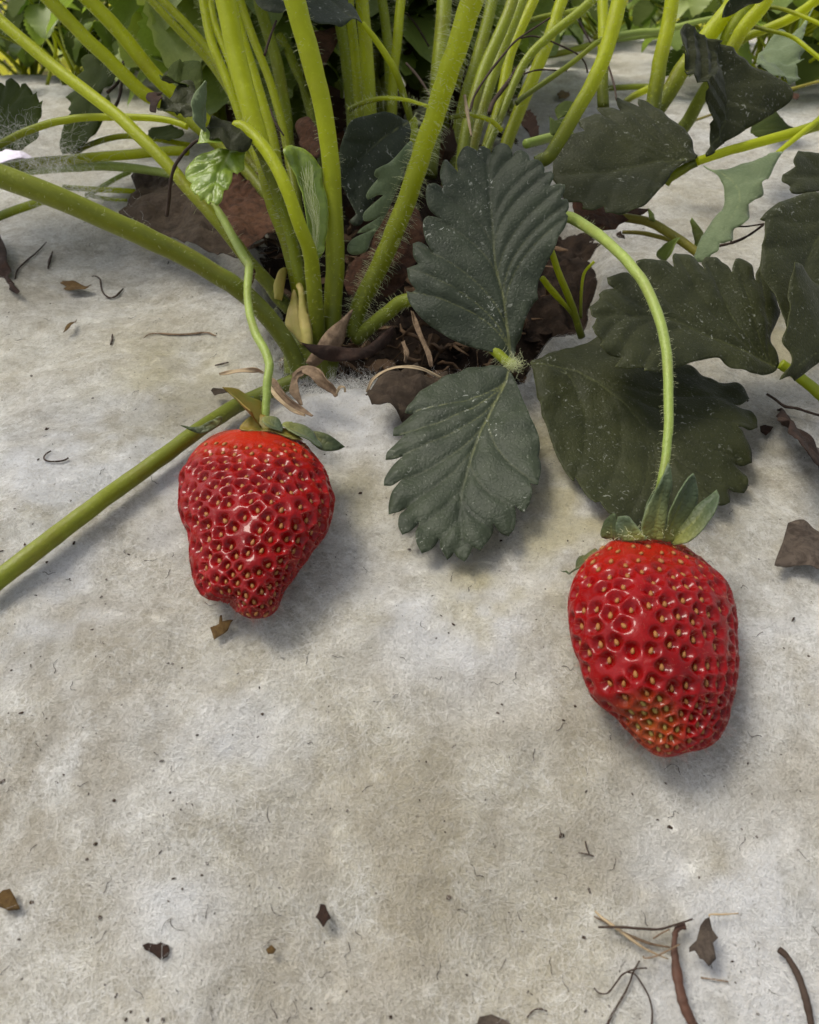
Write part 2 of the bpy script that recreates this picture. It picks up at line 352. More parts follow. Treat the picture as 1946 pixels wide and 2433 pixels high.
# ---------------------------------------------------------------- shape builders
def resample(L, step):
    d = np.r_[0, np.cumsum(np.linalg.norm(np.diff(L, axis=0), axis=1))]
    n = max(2, int(round(d[-1] / step)) + 1); s = np.linspace(0, d[-1], n)
    return np.stack([np.interp(s, d, L[:, k]) for k in range(L.shape[1])], 1)
def smooth_outline(p2, flags, step):
    """closed outline; sharp at flagged corners, Catmull-Rom between"""
    n = len(p2); cor = [i for i in range(n) if flags[i]]
    if not cor: cor = [0]
    out = []
    for a, b in zip(cor, cor[1:] + [cor[0] + n]):
        idx = [i % n for i in range(a, b + 1)]
        if len(idx) < 2: continue
        c = catmull(p2[idx], 6) if len(idx) > 2 else p2[idx]
        out.append(resample(c, step)[:-1])
    return np.vstack(out)
ITER = 0
def leaf(name, pts, midrib, anchors, mats, parent=None, h=.0009, fold=0, curl=0, quilt=.00035, wav=.0008, seed=1,
         thick=.0002, label=None, crinkle=0, veins=True, roll=0, groove=.5):
    """a blade with a traced margin: its own plane in space, fold along the midrib, sunken veins, real thickness"""
    px = np.array([p[:2] for p in pts], float); fl = [p[2] if len(p) > 2 else '' for p in pts]
    A = np.array([(1, a[0], a[1]) for a in anchors], float); inv = np.array([1 / a[2] for a in anchors])
    co = np.linalg.lstsq(A, inv, rcond=None)[0]
    dep = lambda x, y: 1 / (co[0] + co[1] * x + co[2] * y)
    W = np.array([P(x, y, dep(x, y)) for x, y in px])
    mw = np.array([P(x, y, dep(x, y)) for x, y in midrib])
    o = mw[0]; ex = mw[-1] - o; L = np.linalg.norm(ex); ex /= L
    nz = np.cross(W[1] - W[0], W[len(W) // 2] - W[0]); 
    u, s, vt = np.linalg.svd(W - W.mean(0)); nz = vt[2]
    if nz @ (CAM - o) < 0: nz = -nz
    ex -= nz * (ex @ nz); ex /= np.linalg.norm(ex); ey = np.cross(nz, ex)
    T = lambda q: np.stack([(q - o) @ ex, (q - o) @ ey], 1)
    p2 = T(W); m2 = resample(catmull(T(mw), 8), h)
    ol = smooth_outline(p2, fl, h * .8)
    lo, hi = ol.min(0), ol.max(0)
    gx, gy = np.meshgrid(np.arange(lo[0], hi[0], h), np.arange(lo[1], hi[1], h * .87))
    gx = gx + (np.arange(gx.shape[0]) % 2)[:, None] * h / 2
    r2 = np.random.default_rng(seed)
    g = np.stack([gx.ravel(), gy.ravel()], 1) + r2.normal(0, h * .08, (gx.size, 2))
    g = g[inside(g, ol)]
    if len(g):
        dd = segdist(g, ol, np.roll(ol, -1, 0)); g = g[dd > h * .55]
    allp = np.vstack([ol, g]); n = len(ol)
    r = delaunay_2d_cdt([Vector(p) for p in allp], [(i, (i + 1) % n) for i in range(n)], [], 1, 1e-7)
    v = np.array([tuple(p) for p in r[0]]); faces = [tuple(f) for f in r[2]]
    dm = segdist(v, m2[:-1], m2[1:])
    sa, sb = [], []
    if veins:
        tips = [p2[i] for i in range(len(p2)) if fl[i] == 't']
        ml = np.r_[0, np.cumsum(np.linalg.norm(np.diff(m2, axis=0), axis=1))]
        for tp in tips:
            k = int(np.argmin(np.linalg.norm(m2 - tp, axis=1))); dmin = np.linalg.norm(m2[k] - tp)
            if dmin < L * .06: continue
            s0 = max(ml[k] - dmin * 1.15, L * .03 + .25 * max(0, ml[k] - dmin * .9)); a = m2[int(np.argmin(abs(ml - s0)))]
            c1 = a + (m2[min(k + 2, len(m2) - 1)] - a) * .42 + (tp - a) * .12
            t = np.linspace(0, 1, 9)[:, None]; cv = (1 - t) ** 2 * a + 2 * t * (1 - t) * c1 + t * t * (tp * .985 + c1 * .015)
            sa += list(cv[:-1]); sb += list(cv[1:])
    dv = segdist(v, np.array(sa), np.array(sb)) if sa else np.full(len(v), .01)
    de = segdist(v, ol, np.roll(ol, -1, 0))
    un = v[:, 0] / L; wd = max(hi[1], -lo[1])
    # relief along the normal
    near = np.argmin(np.linalg.norm(v[:, None, :] - m2[None, ::6, :], axis=2), axis=1); mid_y = m2[::6][near][:, 1]
    sv = v[:, 1] - mid_y
    z = fold * np.abs(sv) + curl * (un ** 2) * L + roll * (sv / wd) ** 2 * wd
    z = z + quilt * .8 * (1 - np.exp(-(np.minimum(dv, dm) / (.0014)) ** 2)) * np.clip(de / .002, .25, 1)
    z = z - quilt * groove * .8 * np.exp(-(dm / .0006) ** 2) - quilt * groove * .55 * np.exp(-(dv / .0005) ** 2)
    z = z + wav * noise2(v[:, 0] / .014 + seed * 7.1, v[:, 1] / .014, seed) + wav * .35 * noise2(v[:, 0] / .005, v[:, 1] / .005, seed + 3)
    z = z - .0010 * np.exp(-(de / .0018)) * (noise2(v[:, 0] / .004, v[:, 1] / .004, seed + 9) + .4) * min(1, wav / .0008)
    if crinkle:
        z = z + crinkle * (np.abs(noise2(v[:, 0] / .008, v[:, 1] / .008, seed + 5)) - .3) + crinkle * .5 * np.abs(noise2(v[:, 0] / .0035, v[:, 1] / .0035, seed + 6))
    w3 = o + v[:, :1] * ex + v[:, 1:2] * ey + z[:, None] * nz
    fs = []
    for f in faces:
        a, b, c = w3[f[0]], w3[f[1]], w3[f[2]]
        fs.append(f if np.cross(b - a, c - a) @ nz > 0 else f[::-1])
    ob = obj(name, w3, fs, mats, parent, attrs=dict(vein=np.minimum(dv, .01) * 1000, mid=np.minimum(dm, .01) * 1000, edge=np.minimum(de, .01) * 1000,
             basal=np.clip(1.05 - un * 1.35, 0, 1)))
    sm = ob.modifiers.new('thickness', 'SOLIDIFY'); sm.thickness = thick; sm.offset = -1
    if isinstance(mats, (list, tuple)) and len(mats) > 1: sm.material_offset = 1
    if label: ob['label'] = label
    ob['_nz'] = [float(x) for x in nz]
    del ob['_nz']
    return ob
def interp_list(vals, n):
    vals = vals if isinstance(vals, (list, tuple)) else [vals, vals]
    return np.interp(np.linspace(0, 1, n), np.linspace(0, 1, len(vals)), vals)
def tube_mesh(C, rad, sides=12, flat=None):
    n = len(C); T = np.gradient(C, axis=0); T /= np.linalg.norm(T, axis=1)[:, None] + 1e-12
    u = np.cross(T[0], [0, 0, 1.0]); 
    if np.linalg.norm(u) < 1e-4: u = np.cross(T[0], [1.0, 0, 0])
    u /= np.linalg.norm(u); vs_, fs = [], []
    for i in range(n):
        u = u - T[i] * (u @ T[i]); u /= np.linalg.norm(u); b = np.cross(T[i], u)
        for k in range(sides):
            a = 2 * math.pi * k / sides; vs_.append(C[i] + rad[i] * (math.cos(a) * u + math.sin(a) * b * (flat or 1)))
    for i in range(n - 1):
        for k in range(sides):
            k2 = (k + 1) % sides; fs.append((i * sides + k, i * sides + k2, (i + 1) * sides + k2, (i + 1) * sides + k))
    vs_.append(C[0]); vs_.append(C[-1]); a = n * sides
    for k in range(sides):
        k2 = (k + 1) % sides; fs.append((a, k2, k)); fs.append((a + 1, (n - 1) * sides + k, (n - 1) * sides + k2))
    return np.array(vs_), fs
def path3(f, pts, d, lift=None):
    q = fr(f, pts); c = catmull([p[:2] for p in q], 8)
    L = np.r_[0, np.cumsum(np.linalg.norm(np.diff(c, axis=0), axis=1))]; L /= L[-1]
    if d is None:
        dep = np.array([gd(x, y, lift) for x, y in c]); k = np.ones(5) / 5
        dp = np.r_[[dep[0]] * 2, dep, [dep[-1]] * 2]; dep = np.convolve(dp, k, 'valid')
    else:
        d = d if isinstance(d, (list, tuple)) else [d, d]
        s = np.interp(L, L[::8] if len(d) == len(pts) and len(pts) > 2 else np.linspace(0, 1, len(d)), d)
        kk = np.r_[[s[0]] * 4, s, [s[-1]] * 4]; dep = np.convolve(kk, np.ones(9) / 9, 'valid'); dep[0], dep[-1] = s[0], s[-1]
    return np.array([P(x, y, z) for (x, y), z in zip(c, dep)]), dep, L
def stalk(name, parent, f, pts, wid, d, mat='stem', lift=None, sides=12, flat=None, jit=.02, ext=None, label=None):
    """a stalk through traced points (base first); wid in photograph pixels"""
    C, dep, L = path3(f, pts, d, lift)
    wv = interp_list(wid, 40); rad = np.interp(L, np.linspace(0, 1, 40), wv) / 2 * dep / F
    if ext is not None:                                   # goes on beyond the frame
        q = np.array(ext, float); t = np.linspace(0, 1, 7)[1:, None]
        dirv = (C[-1] - C[-3]) / np.linalg.norm(C[-1] - C[-3])
        E_ = C[-1] + dirv * np.linalg.norm(q) * .5 * t * 1.0 + q * t ** 2 * .6
        C = np.vstack([C, E_]); rad = np.r_[rad, np.full(6, rad[-1])]; L = np.r_[L, np.full(6, 1.0)]
    sd_ = hash(str(pts)) & 0xffff
    rad = rad * (1 + jit * noise2(np.arange(len(C)) * .45, np.full(len(C), pts[0][0] * .37 + pts[0][1]), 5))
    C = C + np.stack([noise2(np.arange(len(C)) * .3, np.full(len(C), k * 9.1 + pts[0][0]), 8) for k in range(3)], 1) * rad[:, None] * .05
    v, fs = tube_mesh(C, rad, sides, flat)
    al = np.r_[np.repeat(L, sides), [0, 1]]
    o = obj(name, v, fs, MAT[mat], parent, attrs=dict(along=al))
    if label: o['label'] = label
    return o, C, rad
def fuzz(C, rad, n, ln, seed=0):
    r = np.random.default_rng(seed); i = r.integers(1, len(C) - 1, n); t = r.random(n)[:, None]
    c = C[i] * (1 - t) + C[i - 1] * t; T = C[i] - C[i - 1]; T /= np.linalg.norm(T, axis=1)[:, None]
    d = r.normal(size=(n, 3)); d -= T * np.sum(d * T, 1)[:, None]; d /= np.linalg.norm(d, axis=1)[:, None]
    s = c + d * (rad[i] * .97)[:, None]; l = ln * r.uniform(.5, 1.2, n)[:, None]; bend = r.normal(0, .4, (n, 3)) - T * .3
    return np.stack([s, s + d * l * .4, s + d * l * .75 + bend * l * .2, s + d * l + bend * l * .5], 1)

# ---------------------------------------------------------------- the setting: fleece sheet, soil in its hole, earth beyond
HOLE_PX = [(590, 530), (612, 640), (628, 760), (640, 880), (668, 940), (720, 942), (790, 934), (860, 926), (920, 942), (985, 962), (1040, 950),
           (1120, 925), (1240, 915), (1275, 880), (1300, 800), (1390, 790), (1440, 700), (1420, 560), (1330, 500), (1240, 420), (1170, 340), (1000, 300), (780, 300), (640, 330), (570, 420)]
HOLE = np.array([G(x, y)[:2] for x, y in catmull(HOLE_PX + [HOLE_PX[0]], 4)[:-1]])
def hole_sd(x, y):
    p = np.stack([np.ravel(x), np.ravel(y)], 1); out = np.full(len(p), -1.0)
    m = (p[:, 0] > HOLE[:, 0].min() - .03) & (p[:, 0] < HOLE[:, 0].max() + .03) & (p[:, 1] > HOLE[:, 1].min() - .03) & (p[:, 1] < HOLE[:, 1].max() + .03)
    d = segdist(p[m], HOLE, np.roll(HOLE, -1, 0)); ins = inside(p[m], HOLE)
    out[m] = np.where(ins, d, -d); return out
def fleece_z(x, y):
    s = hole_sd(x, y).reshape(np.shape(x))
    s = s + .0012 * noise2(np.asarray(x) / .004, np.asarray(y) / .004, 21)
    return gh(x, y) - (.007 + .017 * (1 - sstep(.235, .28, y))) * sstep(-.001, .009, s) + .0012 * np.exp(-((s + .004) / .004) ** 2), s
BLOBS = [(130, 1830, 230, 1.0), (60, 2080, 170, .9), (330, 1990, 130, .5), (880, 2130, 260, 1.0), (1030, 1960, 220, .8), (700, 2330, 200, .7), (210, 1490, 120, .6), (560, 1640, 130, .5),
         (1420, 1830, 200, .8), (1180, 1760, 160, .6), (1430, 2080, 200, .8), (330, 800, 180, .5), (80, 690, 160, .6), (480, 960, 150, .5), (1860, 1850, 150, .6), (1650, 1980, 130, .5), (1200, 2260, 160, .5), (900, 1640, 130, .4)]
YELS = [(1400, 1240, 210, 1.0), (1180, 1330, 150, .8), (1250, 1080, 120, .8), (790, 1180, 110, .6), (1870, 800, 120, 1.0), (1720, 1100, 150, .6), (420, 900, 170, .5)]  # spots where light through the leaves is painted on in yellow
WHTS = [(200, 1130, 260, 1.0), (80, 1450, 200, .8), (1080, 1470, 200, .9), (1760, 2230, 240, 1.0), (1850, 1560, 160, .6), (560, 1800, 200, .6), (820, 980, 130, .9), (420, 2120, 130, .6), (1620, 2320, 160, .7)]  # patches coloured a paler, bluish white
def blobsum(B, x, y, s):
    x = np.asarray(x, float); y = np.asarray(y, float); out = np.zeros(np.shape(x))
    for px, py, r_, a_ in B:
        c = G(px, py); w_ = r_ * gd(px, py) / F
        out = np.maximum(out, a_ * np.exp(-((x - c[0]) ** 2 + ((y - c[1]) * 1.0) ** 2) / w_ ** 2))
    n = .5 + .9 * noise2(x / .011 + s, y / .011, 60 + s) + .6 * noise2(x / .004, y / .004 + s, 70 + s)
    return np.clip(out * np.clip((n + .25) * 1.35, 0, 1.6), 0, 1)
ys = [-.16]
while ys[-1] < .94: ys.append(ys[-1] + (.0011 if .03 < ys[-1] < .3 else .0028 if ys[-1] < .5 else .006))
ys = np.array(ys); us = np.linspace(-1, 1, 330)
X = us[None, :] * (.20 + .75 * np.maximum(ys, 0))[:, None]; Y = np.repeat(ys[:, None], len(us), 1)
Zf, Sf = fleece_z(X, Y)
nr, ncx = X.shape; idx = np.arange(nr * ncx).reshape(nr, ncx)
keep = (np.maximum.reduce([Sf[:-1, :-1], Sf[1:, :-1], Sf[:-1, 1:], Sf[1:, 1:]]) < .0085)
q = np.stack([idx[:-1, :-1], idx[:-1, 1:], idx[1:, 1:], idx[1:, :-1]], -1)[keep]
fl = obj('fleece_sheet', np.stack([X.ravel(), Y.ravel(), Zf.ravel()], 1), [tuple(map(int, f)) for f in q], MAT['fleece'], origin=(0, 0, 0), attrs=dict(dirt=blobsum(BLOBS, X.ravel(), Y.ravel(), 1), leaf_light=blobsum(YELS, X.ravel(), Y.ravel(), 2), pale_patch=blobsum(WHTS, X.ravel(), Y.ravel(), 3)))
tag(fl, 'off-white felted fleece sheet spread over the strawberry bed', kind='structure')
# soil in the hole
gx, gy = np.meshgrid(np.linspace(HOLE[:, 0].min() - .012, HOLE[:, 0].max() + .012, 150), np.linspace(HOLE[:, 1].min() - .012, HOLE[:, 1].max() + .012, 170))
gz = gh(gx, gy) - (.003 + .014 * (1 - sstep(.235, .28, gy))) + .004 * noise2(gx / .012, gy / .012, 31) + .0022 * noise2(gx / .004, gy / .004, 32) + .001 * noise2(gx / .0016, gy / .0016, 33)
ii = np.arange(gx.size).reshape(gx.shape)
q = np.stack([ii[:-1, :-1], ii[:-1, 1:], ii[1:, 1:], ii[1:, :-1]], -1).reshape(-1, 4)
so = obj('soil', np.stack([gx.ravel(), gy.ravel(), gz.ravel()], 1), [tuple(map(int, f)) for f in q], MAT['soil'], origin=(0, 0, 0))
tag(so, 'dark damp soil showing in the planting hole', kind='structure')
gxs, gys = np.meshgrid(np.linspace(-60, 60, 40), np.r_[-8, -3, -1, -.3, np.linspace(.5, 8, 20), np.linspace(10, 120, 12)])
gzs = np.where(gys < .8, -.09, np.interp(gys, [.8, .9, 2, 6, 200], [-.13, -.12, -.12, -.10, -.05]))
ii = np.arange(gxs.size).reshape(gxs.shape)
q = np.stack([ii[:-1, :-1], ii[:-1, 1:], ii[1:, 1:], ii[1:, :-1]], -1).reshape(-1, 4)
tag(obj('ground', np.stack([gxs.ravel(), gys.ravel(), gzs.ravel()], 1), [tuple(map(int, f)) for f in q], MAT['earth'], origin=(0, 0, 0)), 'brown and green earth beyond the fleece', kind='structure')

# fibres of the felt
def felt(n, ymin, ymax, ln, rad, lift, seed, xs=None, curlk=1.0):
    r = np.random.default_rng(seed)
    yv = ymin + (ymax - ymin) * r.random(n * 4) ** 1.5; xv = r.uniform(-1, 1, n * 4) * (.10 + .62 * np.maximum(yv, 0))
    z, s = fleece_z(xv, yv); ok = s < .0035
    xv, yv = xv[ok][:n], yv[ok][:n]; n = len(xv); k = 6
    a = r.uniform(0, 2 * math.pi, n); L = ln * np.exp(r.normal(-.1, .55, n)); pts = np.zeros((n, k, 3)); x, y = xv.copy(), yv.copy()
    hz = np.abs(r.normal(0, lift, n))
    for j in range(k):
        zz = fleece_z(x, y)[0]
        pts[:, j] = np.stack([x, y, zz + .00008 + hz * math.sin(math.pi * (j + .4) / k)], 1)
        a = a + r.normal(0, .55 * curlk, n); x = x + np.cos(a) * L / k; y = y + np.sin(a) * L / k
    return pts
def fat(p): return dict(dirt=blobsum(BLOBS, p[..., 0].ravel(), p[..., 1].ravel(), 1), leaf_light=blobsum(YELS, p[..., 0].ravel(), p[..., 1].ravel(), 2))
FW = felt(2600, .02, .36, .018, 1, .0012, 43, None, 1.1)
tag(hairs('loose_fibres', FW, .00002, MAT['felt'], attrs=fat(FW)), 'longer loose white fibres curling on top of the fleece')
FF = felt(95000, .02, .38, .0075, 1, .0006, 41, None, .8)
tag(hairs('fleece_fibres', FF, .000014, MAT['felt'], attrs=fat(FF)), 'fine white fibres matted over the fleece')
r_ = np.random.default_rng(5)
# frayed fibres along the cut edge and a few loose tufts
def tuft(center, spread, n, ln, up, seed):
    r = np.random.default_rng(seed); k = 7
    p = np.asarray(center)[None] + r.normal(size=(n, 3)) * np.asarray(spread)
    d = r.normal(size=(n, 3)); d[:, 2] = np.abs(d[:, 2]) * up; d /= np.linalg.norm(d, axis=1)[:, None]
    out = [p]; 
    for j in range(k - 1):
        d = d + r.normal(0, .55, (n, 3)); d /= np.linalg.norm(d, axis=1)[:, None]
        p = p + d * (ln / k) * r.uniform(.5, 1.4, (n, 1)); out.append(p)
    return np.stack(out, 1)
edge = []
for i in range(0, len(HOLE)):
    c = HOLE[i] * .5 + HOLE[i - 1] * .5
    if c[1] < .225 and c[0] < .02: edge.append(tuft((c[0], c[1], float(gh(c[0], c[1])) - .001), (.004, .004, .0015), 150, .008, .5, 100 + i))
tf = [tuft(P(125, 420, .245), (.005, .004, .005), 300, .012, .6, 301), tuft(P(70, 350, .25), (.008, .003, .004), 260, .013, .5, 302), tuft(P(200, 470, .255), (.006, .004, .003), 300, .012, .5, 305),
      tuft(G(180, 560, .001), (.008, .006, .001), 260, .010, .3, 303), tuft(G(515, 598, .002), (.008, .005, .002), 520, .010, .6, 304)]
tag(hairs('frayed_fibres', np.concatenate(edge + tf), .000016, MAT['fibre']), 'frayed white fibres along the cut edge of the fleece')

# ---------------------------------------------------------------- plants
def G_(x, y, l): return gd(x, y, l)
T2 = [MAT['leaf'], MAT['leaf_back']]; S2 = [MAT['leaf_side'], MAT['leaf_back']]; D2 = [MAT['leaf_dim'], MAT['leaf_back']]
main = thing('strawberry_plant', P(740, 850, .229), 'central strawberry plant with yellow-green stalks rising out of the hole in the fleece', 'plant')
HAIR = []
# crown
v = []
C, dep, L = path3('U', [(735, 900), (742, 830), (745, 760)], [.229, .229, .229]); vv, ff = tube_mesh(catmull(C, 2), np.interp(np.linspace(0, 1, len(catmull(C, 2))), [0, .5, 1], [.0075, .0085, .005]), 18)
obj('crown', vv, ff, MAT['stem_dull'], main, attrs=dict(along=np.full(len(vv), .15)))
def ms(f, pts, wid, d, mat='stem', fz=0, ln=.0016, **k):
    o, C, rad = stalk('leaf_stalk', main, f, pts, wid, d, mat, **k)
    fz = fz or 320
    if fz: HAIR.append(fuzz(C, rad, fz, ln, len(HAIR)))
    return o
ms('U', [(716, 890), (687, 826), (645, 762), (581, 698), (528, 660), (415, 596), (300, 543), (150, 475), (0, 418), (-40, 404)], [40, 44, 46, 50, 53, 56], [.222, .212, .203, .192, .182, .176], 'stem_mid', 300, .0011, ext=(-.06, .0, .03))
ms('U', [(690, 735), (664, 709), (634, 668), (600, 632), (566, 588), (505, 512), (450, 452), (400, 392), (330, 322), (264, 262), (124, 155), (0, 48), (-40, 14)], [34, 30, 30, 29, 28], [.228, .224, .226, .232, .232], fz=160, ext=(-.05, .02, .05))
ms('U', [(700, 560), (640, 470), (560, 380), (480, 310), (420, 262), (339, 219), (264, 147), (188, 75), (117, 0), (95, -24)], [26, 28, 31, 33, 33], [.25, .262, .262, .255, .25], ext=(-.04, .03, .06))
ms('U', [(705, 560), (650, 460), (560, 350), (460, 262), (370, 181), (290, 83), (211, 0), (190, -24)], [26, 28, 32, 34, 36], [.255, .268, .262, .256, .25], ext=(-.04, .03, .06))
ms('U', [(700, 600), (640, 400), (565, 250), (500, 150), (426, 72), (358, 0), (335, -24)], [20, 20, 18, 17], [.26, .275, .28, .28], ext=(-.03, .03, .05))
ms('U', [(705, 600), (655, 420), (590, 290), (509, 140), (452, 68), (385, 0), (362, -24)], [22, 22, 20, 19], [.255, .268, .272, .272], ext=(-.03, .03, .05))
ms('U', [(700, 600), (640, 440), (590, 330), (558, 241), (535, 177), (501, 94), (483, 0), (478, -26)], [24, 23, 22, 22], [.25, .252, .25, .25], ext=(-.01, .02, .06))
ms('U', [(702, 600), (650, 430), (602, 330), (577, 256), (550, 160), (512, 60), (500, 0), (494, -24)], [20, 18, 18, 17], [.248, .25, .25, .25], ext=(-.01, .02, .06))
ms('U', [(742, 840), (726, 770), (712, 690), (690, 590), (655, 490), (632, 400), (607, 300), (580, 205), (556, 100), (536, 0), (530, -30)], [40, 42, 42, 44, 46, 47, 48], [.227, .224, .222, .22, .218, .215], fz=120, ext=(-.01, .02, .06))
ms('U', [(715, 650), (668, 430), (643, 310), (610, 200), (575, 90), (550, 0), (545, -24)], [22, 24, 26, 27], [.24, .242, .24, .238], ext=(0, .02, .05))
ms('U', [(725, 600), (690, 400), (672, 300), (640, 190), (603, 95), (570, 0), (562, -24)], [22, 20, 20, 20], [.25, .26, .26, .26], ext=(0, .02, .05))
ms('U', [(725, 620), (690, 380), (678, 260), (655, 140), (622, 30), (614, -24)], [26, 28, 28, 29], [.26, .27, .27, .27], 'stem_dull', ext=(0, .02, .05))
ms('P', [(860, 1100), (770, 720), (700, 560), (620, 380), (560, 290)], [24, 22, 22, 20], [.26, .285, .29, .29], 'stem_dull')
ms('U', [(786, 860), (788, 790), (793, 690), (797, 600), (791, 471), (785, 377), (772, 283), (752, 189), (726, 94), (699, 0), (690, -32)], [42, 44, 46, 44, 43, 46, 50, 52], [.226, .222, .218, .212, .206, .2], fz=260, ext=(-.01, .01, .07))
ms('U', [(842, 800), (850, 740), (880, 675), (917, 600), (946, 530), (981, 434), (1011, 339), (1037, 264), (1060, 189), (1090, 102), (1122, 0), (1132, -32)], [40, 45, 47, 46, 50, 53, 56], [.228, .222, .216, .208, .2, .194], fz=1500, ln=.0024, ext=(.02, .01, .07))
# stalks further back in the same clump
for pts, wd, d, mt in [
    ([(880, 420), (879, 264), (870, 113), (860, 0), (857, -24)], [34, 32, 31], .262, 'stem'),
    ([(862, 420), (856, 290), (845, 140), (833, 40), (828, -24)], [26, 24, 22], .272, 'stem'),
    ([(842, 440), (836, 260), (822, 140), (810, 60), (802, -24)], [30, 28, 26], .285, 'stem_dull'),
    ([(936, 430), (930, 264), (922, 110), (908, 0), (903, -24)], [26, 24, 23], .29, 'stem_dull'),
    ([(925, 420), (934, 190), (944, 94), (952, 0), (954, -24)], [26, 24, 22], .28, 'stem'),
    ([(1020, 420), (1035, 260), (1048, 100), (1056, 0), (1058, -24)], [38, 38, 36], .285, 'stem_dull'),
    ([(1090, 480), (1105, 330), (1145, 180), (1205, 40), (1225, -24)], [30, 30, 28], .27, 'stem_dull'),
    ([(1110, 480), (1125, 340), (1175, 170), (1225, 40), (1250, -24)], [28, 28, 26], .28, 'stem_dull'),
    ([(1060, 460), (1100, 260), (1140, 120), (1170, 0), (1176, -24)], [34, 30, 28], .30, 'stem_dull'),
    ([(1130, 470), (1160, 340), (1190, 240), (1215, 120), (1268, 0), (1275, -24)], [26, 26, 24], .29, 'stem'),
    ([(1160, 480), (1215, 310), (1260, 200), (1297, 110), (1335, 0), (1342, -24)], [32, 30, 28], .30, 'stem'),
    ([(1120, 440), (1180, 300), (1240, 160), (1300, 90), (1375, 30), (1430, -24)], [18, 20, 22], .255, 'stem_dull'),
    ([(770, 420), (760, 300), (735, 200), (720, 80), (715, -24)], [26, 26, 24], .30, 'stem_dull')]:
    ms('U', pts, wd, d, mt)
# stalk of the leaf in the middle, running low to the right
tri = ms('U', [(845, 805), (880, 776), (922, 742), (966, 713), (1050, 720), (1140, 800), (1205, 860), (1222, 868)], [34, 34, 32, 28, 26, 24], [.228, .222, .216, .210, .205, .202], 'stem_dull')
LEAF_T = fr('F', [(885, 1570), (700, 1530), (540, 1480), (400, 1400), (300, 1325), (220, 1225), (196, 1170), (192, 1125, 't'), (225, 1132), (252, 1118, 'v'), (205, 1050), (190, 962, 't'), (232, 950), (268, 940, 'v'),
   (234, 880), (230, 790, 't'), (275, 776), (330, 810), (368, 862, 'v'), (320, 770), (300, 690), (304, 625), (334, 592, 't'), (390, 602), (432, 622, 'v'), (345, 555), (318, 460), (328, 382, 't'), (385, 370), (440, 398, 'v'),
   (414, 290), (436, 190), (462, 174, 't'), (495, 215), (540, 262, 'v'), (532, 170), (570, 85), (604, 62, 't'), (645, 80), (682, 102, 'v'), (692, 66), (725, 60, 't'), (765, 85), (776, 116, 'v'), (790, 80), (835, 36, 't'), (885, 60), (918, 115), (922, 152, 'v'),
   (940, 112), (985, 97, 't'), (1030, 128), (1042, 186, 'v'), (1085, 178), (1125, 198, 't'), (1142, 245), (1138, 278, 'v'), (1188, 266, 't'), (1203, 310), (1175, 380, 'v'), (1225, 368), (1277, 378, 't'), (1272, 430), (1250, 482, 'v'), (1290, 472), (1306, 500, 't'), (1302, 545), (1280, 582, 'v'),
   (1296, 602, 't'), (1275, 680), (1226, 752, 'v'), (1195, 840), (1140, 950), (1095, 1045), (1080, 1125), (1086, 1185, 'v'), (1055, 1215), (1012, 1290), (985, 1370), (970, 1440), (938, 1500), (926, 1565)])
leaf('leaflet', LEAF_T, fr('F', [(905, 1600), (880, 1400), (850, 1170), (800, 950), (780, 700), (765, 450), (738, 70)]), [(1215, 860, .202), (1160, 320, .200), (980, 650, .206), (1340, 520, .203)], T2, tri, h=.0006, fold=.10, curl=-.10, quilt=.00046, wav=.0010, seed=3, thick=.0002, groove=1.0)
LEAF_B = fr('J', [(1060, 152), (950, 140), (820, 140), (700, 198), (580, 250), (480, 312), (400, 372), (330, 440), (275, 520, 't'), (312, 526), (352, 520, 'v'), (250, 585), (200, 650), (188, 712, 't'), (245, 710), (300, 690), (330, 668, 'v'), (200, 765), (140, 825), (125, 886, 't'), (190, 880), (265, 850, 'v'),
   (180, 935), (122, 1020), (113, 1090, 't'), (175, 1085), (250, 1040, 'v'), (175, 1140), (144, 1220), (146, 1302, 't'), (220, 1282), (286, 1236, 'v'), (240, 1330), (230, 1420), (259, 1482, 't'), (330, 1445), (392, 1366, 'v'), (368, 1450), (372, 1545), (407, 1617, 't'), (480, 1580), (546, 1490, 'v'),
   (552, 1560), (602, 1647, 't'), (640, 1615), (656, 1590, 'v'), (682, 1630), (738, 1662, 't'), (782, 1612), (806, 1556, 'v'), (866, 1592, 't'), (930, 1505), (966, 1422), (969, 1370, 'v'), (1022, 1432), (1086, 1456, 't'), (1132, 1402), (1147, 1320), (1140, 1240, 'v'), (1180, 1280), (1216, 1292, 't'), (1260, 1222), (1276, 1150), (1256, 1086, 'v'),
   (1322, 1092, 't'), (1341, 1005), (1345, 920), (1326, 846, 'v'), (1336, 760), (1310, 650), (1265, 560), (1220, 440), (1165, 300), (1128, 215)])
leaf('leaflet', LEAF_B, fr('J', [(1092, 165), (1000, 370), (900, 580), (830, 750), (760, 980), (710, 1200), (715, 1420), (737, 1640)]), [(1210, 870, .201), (1100, 1330, gd(1100, 1330) - .006), (925, 1150, gd(925, 1150) - .010), (1280, 1120, gd(1280, 1120) - .014)], T2, tri, h=.0006, fold=.07, quilt=.00046, wav=.0010, seed=5, thick=.0002, groove=1.0)
